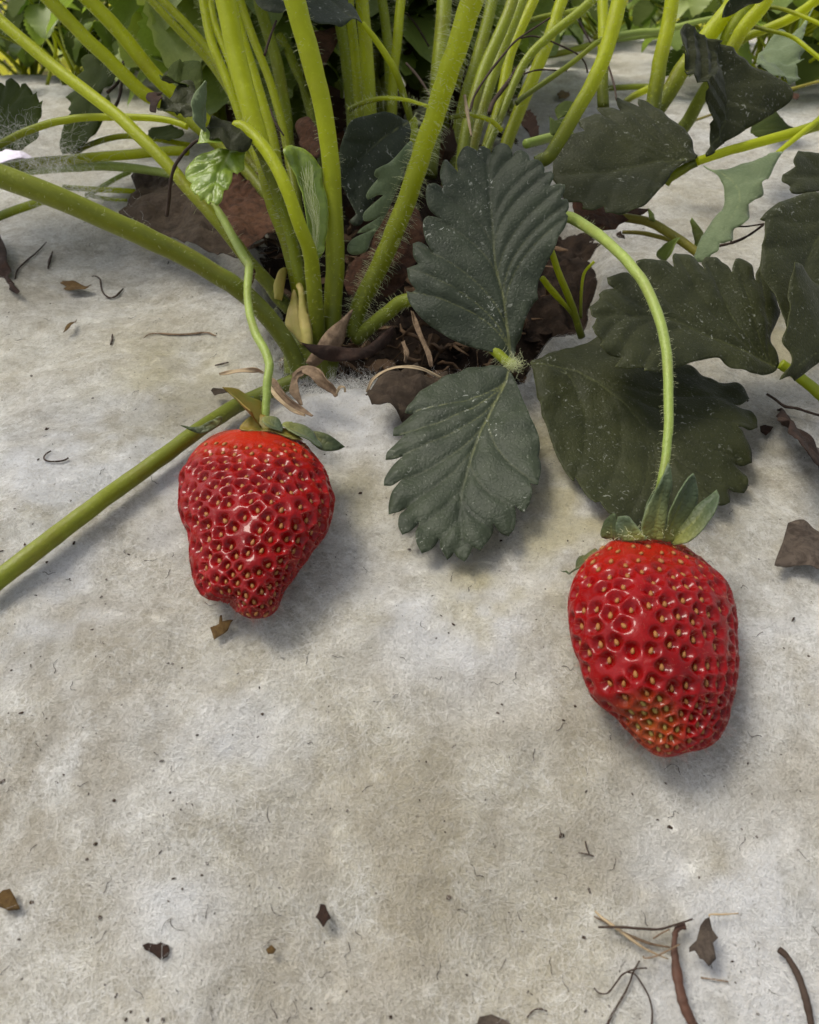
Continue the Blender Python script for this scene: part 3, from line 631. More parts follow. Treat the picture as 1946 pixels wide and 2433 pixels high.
LEAF_R = fr('K', [(100, 182), (180, 140), (280, 92), (400, 60), (520, 36), (700, 40), (900, 110), (1050, 190), (1190, 248, 'v'), (1282, 262), (1335, 302), (1367, 340, 't'), (1320, 372), (1265, 378, 'v'), (1340, 402), (1400, 460), (1412, 506, 't'), (1360, 530), (1280, 527, 'v'), (1340, 560), (1387, 625), (1393, 690, 't'), (1340, 713), (1290, 706, 'v'),
   (1345, 762), (1366, 830), (1347, 866, 't'), (1290, 868), (1236, 862, 'v'), (1256, 902), (1250, 942, 't'), (1215, 960), (1170, 955), (1140, 920, 'v'), (1120, 990), (1060, 1030, 't'), (1000, 1010), (960, 990, 'v'), (930, 1070), (860, 1105, 't'), (790, 1080, 'v'), (760, 1120), (712, 1130, 't'), (690, 1100), (660, 1060, 'v'), (634, 1072, 't'), (570, 1035), (520, 990), (496, 955, 'v'), (470, 966, 't'), (430, 930), (392, 870), (370, 795, 'v'), (356, 823, 't'), (310, 770), (250, 670), (200, 560), (160, 440), (130, 320), (108, 225)])
leaf('leaflet', LEAF_R, fr('K', [(98, 195), (330, 225), (450, 290), (600, 390), (780, 550), (950, 720), (1120, 940)]), [(1222, 865, .2015), (1800, 1000, gd(1800, 1000) - .016), (1520, 1245, gd(1520, 1245) - .007), (1400, 1100, gd(1400, 1100) - .012)], S2, tri, h=.0007, fold=-.05, curl=-.04, quilt=.0003, wav=.0012, seed=8, thick=.0002, groove=.8)
hairs('stalk_hairs', tuft(P(1222, 868, .2005), (.0012, .0009, .0009), 160, .0035, 1, 71), .00003, MAT['hair'], main)
# leaf half hidden behind the hairy stalk
bs = ms('U', [(870, 700), (930, 560), (975, 400), (985, 300), (980, 284)], [22, 20, 18], [.235, .240, .236], 'stem_dull')
leaf('leaflet', fr('B', [(1000, 765), (950, 748), (830, 712), (760, 722), (640, 752), (590, 792), (560, 880, 't'), (545, 950), (552, 1050, 't'), (560, 1150), (600, 1240), (640, 1350, 't'), (600, 1400), (660, 1420), (760, 1250), (880, 1050), (980, 900)]),
     fr('B', [(995, 765), (850, 850), (700, 980), (600, 1150)]), [(975, 288, .232), (810, 330, .226), (835, 500, .232), (940, 380, .235)], T2, bs, h=.001, fold=.25, quilt=.0005, seed=12)
leaf('leaflet', fr('B', [(1000, 885), (950, 930), (870, 1018), (775, 1070, 't'), (772, 1100), (800, 1118, 'v'), (740, 1190), (724, 1225, 't'), (735, 1252), (790, 1228), (830, 1225, 'v'), (720, 1320), (696, 1362, 't'), (708, 1392), (760, 1385), (815, 1360, 'v'), (690, 1435), (660, 1470, 't'), (720, 1460), (770, 1440, 'v'), (640, 1500), (603, 1540, 't'), (600, 1580), (640, 1605), (720, 1580), (770, 1470), (840, 1370), (900, 1220), (960, 1080), (1010, 920)]),
     fr('B', [(1005, 890), (950, 1060), (860, 1250), (760, 1420), (640, 1590)]), [(975, 340, .224), (860, 590, .222), (880, 420, .222), (960, 420, .227)], [MAT['leaf_back'], MAT['leaf']], bs, h=.0009, quilt=.0002, seed=14)
# arching flower stalk with its cluster of young leaves
arch = ms('U', [(757, 830), (751, 750), (743, 657), (736, 600), (709, 528), (675, 434), (638, 366), (606, 326), (580, 305), (560, 300)], [38, 38, 36, 33, 31, 30, 28], [.224, .218, .213, .207, .203, .204, .207], 'stem', fz=150)
ms('U', [(590, 310), (625, 375), (660, 470), (690, 560), (715, 690)], [20, 24, 26, 28], [.209, .212, .216, .219, .224], 'stem_dull')
YG = [MAT['leaf_young'], MAT['leaf_young']]
leaf('leaflet', fr('T', [(960, 830), (820, 840), (700, 880), (560, 960, 't'), (545, 1000, 'v'), (500, 1050), (492, 1110, 't'), (540, 1170), (575, 1190, 'v'), (565, 1260), (600, 1320, 't'), (640, 1330), (660, 1380, 't'), (700, 1370), (750, 1440, 't'), (780, 1400, 'v'), (830, 1440, 't'), (890, 1380), (910, 1290, 'v'), (940, 1260, 't'), (985, 1160), (990, 1060, 'v'), (1030, 1080, 't'), (1090, 1000), (1095, 930, 'v'), (1120, 860, 't'), (1080, 830)]),
     fr('T', [(960, 830), (900, 950), (830, 1150), (790, 1390)]), [(540, 345, .203), (500, 480, .198), (435, 410, .204), (575, 380, .205)], YG, arch, h=.0006, quilt=.0007, crinkle=.0006, wav=.0014, seed=17, fold=-.25, groove=1.3)
leaf('leaflet', fr('T', [(680, 700), (630, 600), (640, 500), (640, 400), (690, 260), (730, 180, 't'), (780, 230), (795, 310), (775, 380), (805, 405, 't'), (760, 420), (790, 500), (835, 552, 't'), (760, 600), (720, 650)]),
     fr('T', [(680, 695), (690, 550), (710, 400), (735, 200)]), [(480, 310, .201), (490, 195, .198), (470, 250, .197), (505, 260, .204)], [MAT['leaf_back'], MAT['leaf']], arch, h=.0008, seed=19, crinkle=.0008, fold=-.4)
leaf('leaflet', fr('T', [(1190, 800), (1215, 700), (1180, 580), (1120, 500), (1000, 460), (860, 450, 't'), (800, 500), (835, 560, 'v'), (760, 590), (700, 690, 't'), (760, 730), (860, 740), (960, 800), (1080, 815)]),
     fr('T', [(1190, 760), (1050, 650), (900, 600), (760, 640)]), [(595, 330, .203), (510, 270, .207), (490, 315, .200), (560, 265, .210)], S2, arch, h=.0008, seed=21, fold=-.5, crinkle=.001)
leaf('leaflet', fr('T', [(660, 580), (640, 400), (600, 310), (500, 300), (380, 370), (300, 410, 't'), (250, 470), (230, 500), (280, 580, 't'), (330, 540, 'v'), (440, 560, 't'), (480, 520), (560, 600)]),
     fr('T', [(655, 560), (540, 430), (400, 450), (250, 490)]), [(465, 280, .206), (380, 270, .204), (440, 225, .214), (400, 290, .202)], S2, arch, h=.0008, seed=23, fold=.4, crinkle=.0014)
leaf('leaflet', fr('T', [(690, 340), (700, 190), (640, 140), (540, 110, 't'), (440, 120), (350, 130, 't'), (265, 190), (300, 270), (380, 300), (500, 290), (600, 310)]),
     fr('T', [(680, 320), (560, 220), (420, 190), (280, 200)]), [(478, 225, .212), (385, 195, .216), (440, 180, .222), (400, 220, .210)], [MAT['leaf_dim'], MAT['leaf_side']], arch, h=.0008, seed=25, fold=.5, crinkle=.0014)
leaf('leaflet', fr('T', [(640, 800), (720, 700), (860, 760), (960, 800), (900, 820), (760, 825)]), fr('T', [(960, 800), (640, 790)]), [(530, 335, .2025), (470, 335, .2), (500, 320, .203)], YG, arch, h=.0008, seed=26, fold=.4)
leaf('leaflet', fr('T', [(130, 360), (200, 280), (275, 265, 't'), (240, 330), (300, 400), (250, 440), (220, 520, 't'), (160, 510), (170, 440), (130, 400)]), fr('T', [(280, 400), (140, 370)]), [(385, 240, .206), (350, 235, .207), (370, 265, .203)], [MAT['dead_dark'], MAT['leaf_dim']], arch, h=.0008, seed=27, crinkle=.001)
# green unfolding leaf with long silky hairs beside the thick stalk
fold_l = leaf('leaflet', fr('B', [(180, 960), (250, 920), (310, 945, 't'), (360, 1000), (420, 1090, 't'), (425, 1180), (450, 1300), (460, 1450), (440, 1590), (390, 1640), (350, 1500), (300, 1250), (240, 1080)]), fr('B', [(400, 1620), (370, 1350), (330, 1150), (270, 950)]), [(750, 610, .215), (700, 355, .212), (760, 430, .215), (690, 420, .210)], [MAT['leaf_young'], MAT['leaf_dim']], main, h=.0009, seed=28, fold=.5)
rs = np.random.default_rng(9); sil = []
for k in range(26):
    c, _, _ = path3('B', [(300 + rs.uniform(-30, 90), 1040 + rs.uniform(-30, 60)), (340 + rs.uniform(-30, 70), 1250), (385 + rs.uniform(-10, 40), 1450 + rs.uniform(-60, 20)), (385 + rs.uniform(-8, 12), 1600)], [.2105, .2115, .213])
    sil.append(resample(c, np.linalg.norm(np.diff(c, axis=0), axis=1).sum() / 7)[:8])
sil = [s for s in sil if len(s) == 8]
HAIR2 = np.array(sil)
# papery stipules round the crown
def blade(name, f, pts, mid, anc, mat, parent, **k):
    return leaf(name, fr(f, pts), fr(f, mid), anc, [MAT[mat], MAT[mat]] if isinstance(mat, str) else mat, parent, veins=False, **k)
blade('stipule', 'E', [(830, 580), (770, 500), (710, 440), (735, 360), (790, 230), (815, 330), (850, 480), (860, 560)], [(840, 570), (790, 240)], [(715, 815, .219), (698, 690, .221), (675, 765, .221)], 'stipule', main, seed=31, fold=-.5, wav=.0008)
blade('stipule', 'E', [(850, 570), (825, 420), (820, 260), (805, 200), (840, 190), (865, 270), (895, 400), (915, 560), (880, 590)], [(880, 585), (830, 200)], [(732, 820, .216), (712, 675, .218), (745, 740, .218)], 'stipule', main, seed=32, fold=-.5, wav=.0008)
blade('stipule', 'E', [(880, 690), (930, 600), (1000, 500), (1080, 430), (1170, 352), (1140, 440), (1110, 580), (1020, 650), (940, 720)], [(900, 690), (1165, 355)], [(745, 860, .214), (838, 735, .217), (815, 820, .217)], 'bract', main, seed=33, fold=-.35, wav=.0008, label='brownish stipule folded across the crown')
blade('stipule', 'E', [(710, 300), (740, 160), (770, 100), (780, 200), (740, 300)], [(725, 300), (770, 110)], [(675, 712, .222), (690, 640, .224), (680, 690, .223)], 'stipule', main, seed=34, fold=-.4)
# the low curled thread and stolons
o_, C, rad = stalk('runner', main, 'B', [(610, 690), (660, 665), (720, 640), (800, 622), (880, 618), (980, 632), (1060, 655), (1110, 672)], [13, 11, 9, 8], [.222, .216, .205], 'stem'); HAIR.append(fuzz(C, rad, 120, .0014, 55))
o_, C, rad = stalk('runner', main, 'R', [(100, 1050), (230, 1030), (370, 1040), (480, 1080), (570, 1160)], [11, 10, 12], [.207, .21, .213], 'stem'); HAIR.append(fuzz(C, rad, 160, .0014, 56))
for pts, wd, d in [([(1382, 801), (1365, 745), (1349, 700), (1330, 655), (1311, 600), (1300, 560)], [18, 16, 15], [.226, .22, .215]),
                   ([(1375, 775), (1352, 737), (1320, 700), (1300, 677), (1288, 660)], [8, 9, 16, 14], [.226, .22, .216]),
                   ([(1380, 756), (1381, 700), (1388, 650), (1412, 621)], [8, 7, 7], [.224, .222, .22])]:
    stalk('runner', main, 'U', pts, wd, d, 'stem')
hairs('stalk_hairs', np.concatenate(HAIR), .00003, MAT['hair'], main)
hairs('silky_hairs', HAIR2, .00004, MAT['hair'], main)

# plant to the right: its leaves reach in from the right edge
right = thing('strawberry_plant', P(2150, 560, .25), 'strawberry plant reaching in from the right edge with dark toothed leaves', 'plant')
r1, C, rad = stalk('leaf_stalk', right, 'C', [(2100, 640), (1900, 690), (1724, 735), (1600, 775), (1400, 830), (1200, 885), (1080, 925), (1005, 950)], [25, 25, 24, 22, 20], [.245, .24, .238], 'stem')
leaf('leaflet', fr('C', [(1000, 940), (982, 880), (940, 800), (860, 720), (790, 660), (720, 622), (652, 600, 't'), (652, 625), (668, 642, 'v'), (600, 612), (515, 592, 't'), (530, 632), (562, 662, 'v'), (500, 640), (415, 638, 't'), (430, 672), (467, 696, 'v'), (400, 682), (310, 698, 't'), (325, 735), (347, 772, 'v'), (240, 795), (195, 855, 't'), (168, 930), (172, 1010, 't'), (225, 1085), (258, 1130), (300, 1140, 'v'), (345, 1160), (346, 1190, 't'), (405, 1206), (467, 1190, 'v'), (480, 1228, 't'), (560, 1242), (640, 1230), (700, 1205), (737, 1170, 't'), (752, 1150, 'v'), (792, 1110), (840, 1050), (872, 1000), (920, 965)]),
     fr('C', [(992, 946), (800, 945), (600, 965), (400, 990), (180, 1000)]), [(1650, 382, .236), (1330, 400, .226), (1470, 250, .245), (1480, 500, .222)], S2, r1, h=.0009, seed=41, fold=.06, curl=-.06, quilt=.0004)
leaf('leaflet', fr('C', [(1050, 915), (1085, 850), (1088, 800), (1060, 715), (1000, 620), (950, 535), (885, 440, 't'), (915, 445, 'v'), (900, 400), (862, 322, 't'), (898, 350, 'v'), (882, 270), (884, 208, 't'), (905, 180), (928, 148, 't'), (952, 133), (975, 160), (1030, 200), (1110, 245), (1190, 300), (1240, 370), (1290, 430), (1350, 490), (1382, 545), (1406, 612), (1390, 680), (1310, 740), (1220, 800), (1150, 850), (1080, 915)]),
     fr('C', [(1060, 912), (1130, 800), (1165, 650), (1170, 500), (1130, 330), (945, 145)]), [(1670, 370, .236), (1630, 60, .228), (1620, 250, .222), (1810, 250, .244)], [MAT['leaf_side'], MAT['leaf_side']], r1, h=.0009, seed=43, fold=.45, quilt=.0003, groove=.8)
leaf('leaflet', fr('C', [(1040, 965), (1130, 995), (1210, 955), (1310, 918), (1420, 870), (1528, 825, 't'), (1475, 920), (1440, 1000), (1390, 1060, 't'), (1402, 1110), (1312, 1188, 'v'), (1320, 1250), (1285, 1300), (1222, 1330, 'v'), (1220, 1400, 't'), (1180, 1425), (1140, 1432, 'v'), (1128, 1486), (1090, 1495, 't'), (1060, 1530), (1020, 1530), (980, 1510), (1000, 1470), (1025, 1400), (1085, 1288), (1160, 1205), (1168, 1120), (1150, 1055), (1100, 1008)]),
     fr('C', [(1045, 970), (1180, 1030), (1260, 1150), (1180, 1320), (1060, 1500)]), [(1670, 390, .236), (1680, 600, .222), (1860, 340, .232), (1800, 460, .225)], [MAT['leaf_back'], MAT['leaf_side']], r1, h=.0009, seed=45, quilt=.0002, fold=-.1, roll=-.15)
stalk('leaf_stalk', right, 'C', [(1900, 560), (1724, 705), (1640, 770), (1540, 850), (1480, 900)], [16, 17, 14, 12], [.245, .24, .236], 'stem')
stalk('leaf_stalk', right, 'C', [(1000, 955), (940, 985), (850, 1045), (820, 1080)], [22, 22, 20], [.238, .24, .242], 'stem_dull')
r2, C, rad = stalk('leaf_stalk', right, 'G', [(2000, 1720), (1850, 1540), (1724, 1425), (1640, 1355), (1560, 1290), (1480, 1240)], [28, 28, 27, 25, 24], [.2, .2, .2], 'stem_dull')
leaf('leaflet', fr('G', [(1485, 1220), (1440, 1140), (1410, 1078), (1430, 1000), (1450, 935), (1435, 850), (1400, 740), (1360, 690), (1312, 655, 't'), (1290, 700), (1286, 746, 'v'), (1250, 650), (1200, 605), (1172, 597, 't'), (1150, 640), (1146, 692, 'v'), (1125, 640), (1060, 582), (1000, 566, 't'), (978, 600), (986, 660, 'v'), (960, 615), (890, 562), (808, 540, 't'), (782, 575), (796, 636, 'v'), (740, 600), (650, 574), (570, 580, 't'), (578, 625), (602, 656, 'v'), (500, 640), (415, 648, 't'), (422, 690), (466, 716, 'v'), (400, 724), (368, 748, 't'), (372, 775), (346, 800, 'v'), (312, 820, 't'), (322, 880), (352, 902, 'v'), (335, 940), (317, 965, 't'), (335, 1015), (388, 1056, 'v'), (360, 1092, 't'), (410, 1140), (502, 1168, 'v'), (464, 1218, 't'), (540, 1246), (632, 1250, 'v'), (618, 1276, 't'), (720, 1278), (850, 1250), (1000, 1212), (1100, 1210), (1180, 1262), (1280, 1288), (1390, 1296), (1465, 1272)]),
     fr('G', [(1480, 1245), (1200, 1130), (1000, 1040), (760, 930), (330, 880)]), [(1850, 862, .199), (1430, 740, .186), (1650, 620, .206), (1550, 870, .184)], S2, r2, h=.0007, seed=47, fold=.10, curl=-.05, quilt=.0005, wav=.0012)
e_ = stalk('leaf_stalk', right, 'U', [(2160, 640), (2100, 560), (2040, 480), (1990, 420)], [22, 22, 20], .225, 'stem_dull')[0]
leaf('leaflet', fr('C', [(1950, 1000), (1850, 900), (1724, 905), (1600, 888, 't'), (1562, 955), (1576, 990, 'v'), (1510, 1028, 't'), (1506, 1072), (1552, 1100, 'v'), (1535, 1130, 't'), (1562, 1156), (1724, 1125), (1900, 1080)]), fr('C', [(1940, 1010), (1530, 1050)]), [(2030, 408, .225), (1868, 425, .218), (1950, 370, .224)], S2, e_, seed=51, fold=.15)
leaf('leaflet', fr('C', [(2000, 1090), (1860, 1100), (1724, 1130), (1600, 1155), (1480, 1200), (1402, 1258), (1370, 1296, 't'), (1396, 1312, 'v'), (1388, 1380), (1380, 1450, 't'), (1384, 1470, 'v'), (1372, 1560), (1380, 1620), (1440, 1720), (1500, 1860), (1560, 1990), (1600, 2010), (1724, 1950), (1900, 1700), (2000, 1400)]), fr('C', [(1990, 1150), (1750, 1350), (1560, 1800)]), [(2050, 460, .214), (1810, 530, .204), (1870, 780, .196), (1990, 760, .2)], S2, e_, seed=53, fold=.1)
leaf('leaflet', fr('G', [(1560, 600, 't'), (1620, 612), (1700, 700), (1790, 760), (1850, 1000), (1800, 1180), (1724, 1262), (1684, 1306, 't'), (1655, 1275), (1592, 1296, 't'), (1600, 1268, 'v'), (1632, 1205), (1618, 1130), (1572, 1060), (1580, 900), (1566, 750)]), fr('G', [(1840, 1150), (1720, 950), (1570, 620)]), [(1990, 830, .196), (1885, 630, .194), (1900, 870, .186)], S2, e_, seed=55, fold=-.2)

# plant behind, at the top right, with upright and slanting stalks
back = thing('strawberry_plant', P(1560, 330, .36), 'strawberry plant behind the right leaves, thick stalks slanting at the top right', 'plant')
BH = []
for f, pts, wd, d, mt in [
    ('C', [(60, 960), (150, 900), (300, 650), (420, 430), (500, 200), (545, 20), (555, -60)], [32, 34, 35, 36, 37], [.219, .216, .213, .211], 'stem'),
    ('C', [(455, 640), (450, 450), (455, 300), (452, 100), (450, -60)], [28, 27, 26, 25], [.27, .27], 'stem'),
    ('C', [(740, 680), (765, 500), (800, 300), (845, 100), (868, -60)], [36, 35, 34, 33], [.26, .252], 'stem'),
    ('C', [(770, 650), (830, 560), (900, 440), (1000, 300), (1080, 200), (1190, 60), (1260, -60)], [36, 40, 42, 42, 42], [.29, .275], 'stem'),
    ('C', [(890, 800), (960, 700), (1020, 590), (1130, 400), (1200, 200), (1310, 50), (1380, -60)], [32, 30, 34, 38, 38], [.30, .27], 'stem_dull'),
    ('C', [(1100, 500), (1215, 280), (1290, 150), (1380, 50), (1440, -60)], [30, 32, 34, 34], [.28, .265], 'stem'),
    ('C', [(1150, 330), (1290, 225), (1400, 175), (1560, 105), (1700, 10), (1760, -60)], [18, 20, 22, 22], [.33, .30], 'stem'),
    ('C', [(1330, 155), (1430, 180), (1560, 215), (1650, 280), (1760, 370)], [9, 9, 10, 10], [.29, .28], 'stem'),
    ('C', [(1390, 45), (1470, 45), (1560, 70), (1650, 105), (1790, 170)], [10, 9, 9, 10], [.28, .27], 'stem'),
    ('C', [(0, 845), (100, 820), (190, 800), (260, 790)], [22, 22, 20], [.24, .25], 'stem_pale'),
    ('C', [(480, 520), (600, 512), (730, 510)], [13, 13], [.36, .36], 'stem_dull'),
    ('C', [(580, 605), (640, 560), (740, 515)], [14, 16, 16], [.33, .33], 'stem'),
    ('C', [(520, 215), (660, 190), (800, 180), (960, 140), (1100, 105)], [15, 14, 14, 10], [.4, .4], 'stem_pale'),
    ('C', [(520, 235), (680, 215), (850, 195), (940, 185)], [12, 12, 9], [.42, .42], 'stem_pale'),
    ('C', [(-60, 370), (100, 330), (220, 310), (400, 258), (540, 218)], [15, 14, 14, 14], [.34, .34], 'stem_dull'),
    ('C', [(-60, 610), (0, 560), (250, 385), (420, 250), (520, 190)], [12, 13, 12, 11], [.262, .262], 'stem_dull'),
    ('C', [(-40, 140), (100, 100), (240, 75), (380, 30)], [12, 13, 12], [.30, .30], 'stem_dull'),
    ('G', [(330, 335), (450, 310), (600, 330), (690, 360), (760, 402), (850, 460), (940, 525), (990, 570)], [20, 21, 22, 20], [.25, .245, .24], 'stem_red'),
    ('G', [(480, 405), (600, 410), (730, 440), (800, 462)], [9, 11, 10], [.256, .25], 'stem_red'),
    ('G', [(1080, 530), (1200, 555), (1280, 575), (1400, 590)], [11, 12, 15], [.30, .30], 'stem_pale'),
    ('G', [(1180, 420), (1260, 418), (1370, 415)], [9, 9], [.34, .34], 'stem'),
    ('G', [(1240, 650), (1300, 632), (1380, 620)], [9, 9], [.28, .28], 'stem'),
    ('U', [(1640, 290), (1720, 262), (1830, 225), (1960, 190)], [6, 6, 7], [.36, .36], 'stem_red')]:
    o_, C, rad = stalk('leaf_stalk', back, f, pts, wd, d, mt)
    if len(BH) < 6: BH.append(fuzz(C, rad, 150, .0012, 60 + len(BH)))
# small green leaflets and a flower remnant
leaf('leaflet', fr('R', [(1040, 960), (1060, 910), (1120, 875), (1190, 872), (1215, 890), (1170, 970), (1070, 1040, 't')]), fr('R', [(1070, 1035), (1190, 880)]), [(1325, 277, .245), (1358, 235, .25), (1318, 250, .25)], D2, back, seed=61)
leaf('leaflet', fr('R', [(1005, 1190), (1005, 1080), (1015, 985, 't'), (1050, 1050, 'v'), (1140, 1040), (1160, 1080), (1080, 1190)]), fr('R', [(1050, 1190), (1020, 1000)]), [(1320, 315, .235), (1311, 265, .24), (1345, 280, .24)], D2, back, seed=62)
for k, (pts, mid) in enumerate([([(735, 590), (715, 560), (790, 470), (830, 435), (800, 520), (760, 580)], [(740, 580), (825, 440)]),
                                ([(640, 300), (650, 260), (680, 300), (690, 340), (660, 340)], [(665, 335), (650, 268)]),
                                ([(830, 450), (880, 430), (910, 380), (945, 340), (930, 400), (880, 445)], [(840, 445), (940, 345)])]):
    leaf('sepal', fr('G', pts), fr('G', mid), [fr('G', [mid[0]])[0] + (.242,), fr('G', [mid[1]])[0] + (.236,), fr('G', [pts[2]])[0] + (.24,)], [MAT['stem_pale'], MAT['stem_pale']], back, seed=63 + k, veins=False, fold=.4)
leaf('leaflet', fr('W', [(1100, 560), (1250, 440), (1400, 480), (1550, 340, 't'), (1500, 500), (1480, 560, 'v'), (1560, 610, 't'), (1500, 660, 'v'), (1520, 720, 't'), (1440, 740, 'v'), (1520, 850, 't'), (1400, 900), (1280, 890), (1080, 850), (1030, 800), (1060, 640)]), fr('W', [(1090, 560), (1250, 700), (1450, 830)]), [(1800, 125, .30), (1890, 190, .29), (1905, 80, .31)], [MAT['leaf_back'], MAT['leaf_dim']], back, h=.0012, seed=66, crinkle=.002, fold=.3)
leaf('leaflet', fr('W', [(700, 180), (720, 80), (790, -20), (900, -60), (1150, -40), (1100, 30), (1000, 50), (900, 100), (800, 160)]), fr('W', [(700, 170), (1100, -20)]), [(1720, 38, .26), (1800, -10, .25), (1740, 0, .255)], T2, back, h=.0012, seed=67)
leaf('leaflet', fr('C', [(1320, 760), (1400, 640), (1440, 625, 't'), (1480, 670), (1500, 690, 't'), (1600, 755, 't'), (1500, 790), (1400, 800)]), fr('C', [(1320, 765), (1590, 750)]), [(1785, 305, .31), (1895, 305, .30), (1835, 255, .32)], D2, back, h=.0012, seed=68)
hairs('stalk_hairs', np.concatenate(BH), .00003, MAT['hair'], back)

# plant behind, at the left, with low stalks and two dark leaves
left = thing('strawberry_plant', P(-120, 330, .34), 'strawberry plant behind on the left, low stalks and two dark toothed leaves', 'plant')
LH = []
for f, pts, wd, d, mt in [
    ('A', [(-120, 980), (0, 910), (150, 835), (300, 780), (450, 750), (600, 738), (800, 738), (1000, 748), (1120, 775), (1180, 800)], [16, 17, 17, 16, 14], [.24, .238, .235], 'stem'),
    ('A', [(-40, 1070), (200, 1030), (400, 1010), (600, 990), (800, 975), (1000, 955), (1180, 950)], [24, 23, 22, 22, 22], [.285, .27], 'stem'),
    ('A', [(-40, 1110), (200, 1075), (480, 1052), (640, 1045), (800, 1055), (950, 1075), (1060, 1095), (1120, 1110)], [18, 20, 22, 21, 18], [.29, .275], 'stem_pale'),
    ('A', [(450, 975), (550, 920), (680, 875), (800, 858), (950, 870), (1200, 915)], [12, 13, 13, 12], [.30, .30], 'stem'),
    ('A', [(400, 1180), (540, 1190), (700, 1198), (850, 1206)], [13, 13, 12], [.31, .31], 'stem'),
    ('A', [(540, 1240), (630, 1185), (720, 1130), (820, 1082)], [10, 11, 11], [.31, .315], 'stem_pale'),
    ('A', [(-60, 1385), (0, 1360), (120, 1315), (250, 1272), (330, 1250)], [20, 20, 19, 17], [.262, .262], 'stem_dull'),
    ('A', [(540, 1225), (600, 1240), (720, 1258), (800, 1262)], [9, 9, 8], [.30, .30], 'stem_dull')]:
    o_, C, rad = stalk('leaf_stalk', left, f, pts, wd, d, mt); LH.append(fuzz(C, rad, 60, .0011, 90 + len(LH)))
leaf('leaflet', fr('A', [(-200, 640), (-60, 560), (0, 540), (30, 538, 't'), (50, 555, 'v'), (58, 522), (92, 506, 't'), (130, 540), (142, 572, 'v'), (150, 545), (175, 536, 't'), (205, 575), (221, 622, 'v'), (228, 598), (245, 590, 't'), (252, 640), (253, 652, 'v'), (272, 636, 't'), (262, 700), (255, 800), (258, 900), (150, 960), (0, 960), (-200, 900)]), fr('A', [(-190, 900), (0, 760), (170, 560)]), [(-70, 300, .27), (60, 200, .262), (90, 330, .252)], [MAT['leaf_dim'], MAT['leaf_back']], left, h=.0012, seed=71, fold=.1)
leaf('leaflet', fr('A', [(470, 965), (390, 970), (384, 880), (410, 790), (450, 722), (430, 690, 'v'), (450, 652), (422, 622, 't'), (450, 590), (505, 560, 'v'), (496, 490, 't'), (535, 450, 'v'), (525, 400), (545, 355, 't'), (590, 348), (650, 380), (742, 490, 't'), (660, 560), (610, 610), (690, 600, 't'), (704, 640), (680, 700), (640, 790), (580, 880)]), fr('A', [(430, 960), (520, 800), (600, 600), (640, 400)]), [(160, 360, .30), (235, 140, .31), (160, 230, .31), (270, 220, .30)], [MAT['leaf_dim'], MAT['leaf_back']], left, h=.0012, seed=73, fold=.1)
leaf('leaflet', fr('A', [(905, 300), (1000, 275, 't'), (1100, 290), (1180, 360, 't'), (1240, 440), (1100, 462, 't'), (1010, 440), (945, 370)]), fr('A', [(1240, 445), (1100, 370), (920, 300)]), [(465, 165, .32), (345, 115, .34), (400, 165, .32)], [MAT['leaf_far'], MAT['leaf_far']], left, h=.0014, seed=75, fold=.3)
leaf('leaflet', fr('S', [(1440, 1300), (1460, 1240), (1600, 1210), (1724, 1230), (1800, 1300), (1724, 1350), (1550, 1330)]), fr('S', [(1440, 1305), (1780, 1290)]), [(352, 318, .29), (430, 312, .285), (400, 296, .30)], D2, left, h=.0012, seed=76)
hairs('stalk_hairs', np.concatenate(LH), .00003, MAT['hair'], left)

# dark leaf hanging in at the top centre, on its own thin stalk
top = thing('strawberry_plant', P(1000, 420, .31), 'strawberry plant in the middle distance with one dark leaf hanging at the top edge', 'plant')
ts = stalk('leaf_stalk', top, 'B', [(1010, 800), (990, 730), (940, 560), (890, 430), (830, 330), (760, 230), (690, 145)], [18, 17, 17, 15, 13], [.26, .25, .245], 'stem')[0]
leaf('leaflet', fr('B', [(690, 150), (560, 166), (420, 166), (365, 150), (345, 120), (325, 40), (310, -120), (450, -200), (600, -150), (650, -60), (600, 20), (640, 80)]), fr('B', [(690, 148), (560, 80), (400, -80)]), [(860, 55, .244), (740, 62, .235), (740, -30, .25)], T2, ts, h=.001, seed=81, fold=.15)
leaf('leaflet', fr('B', [(-10, -60), (20, 0), (60, 45), (130, 62), (230, 66), (260, 20), (250, -100), (100, -160)]), fr('B', [(250, 20), (20, -60)]), [(610, 0, .236), (650, 22, .232), (690, -30, .24)], T2, ts, h=.001, seed=82)

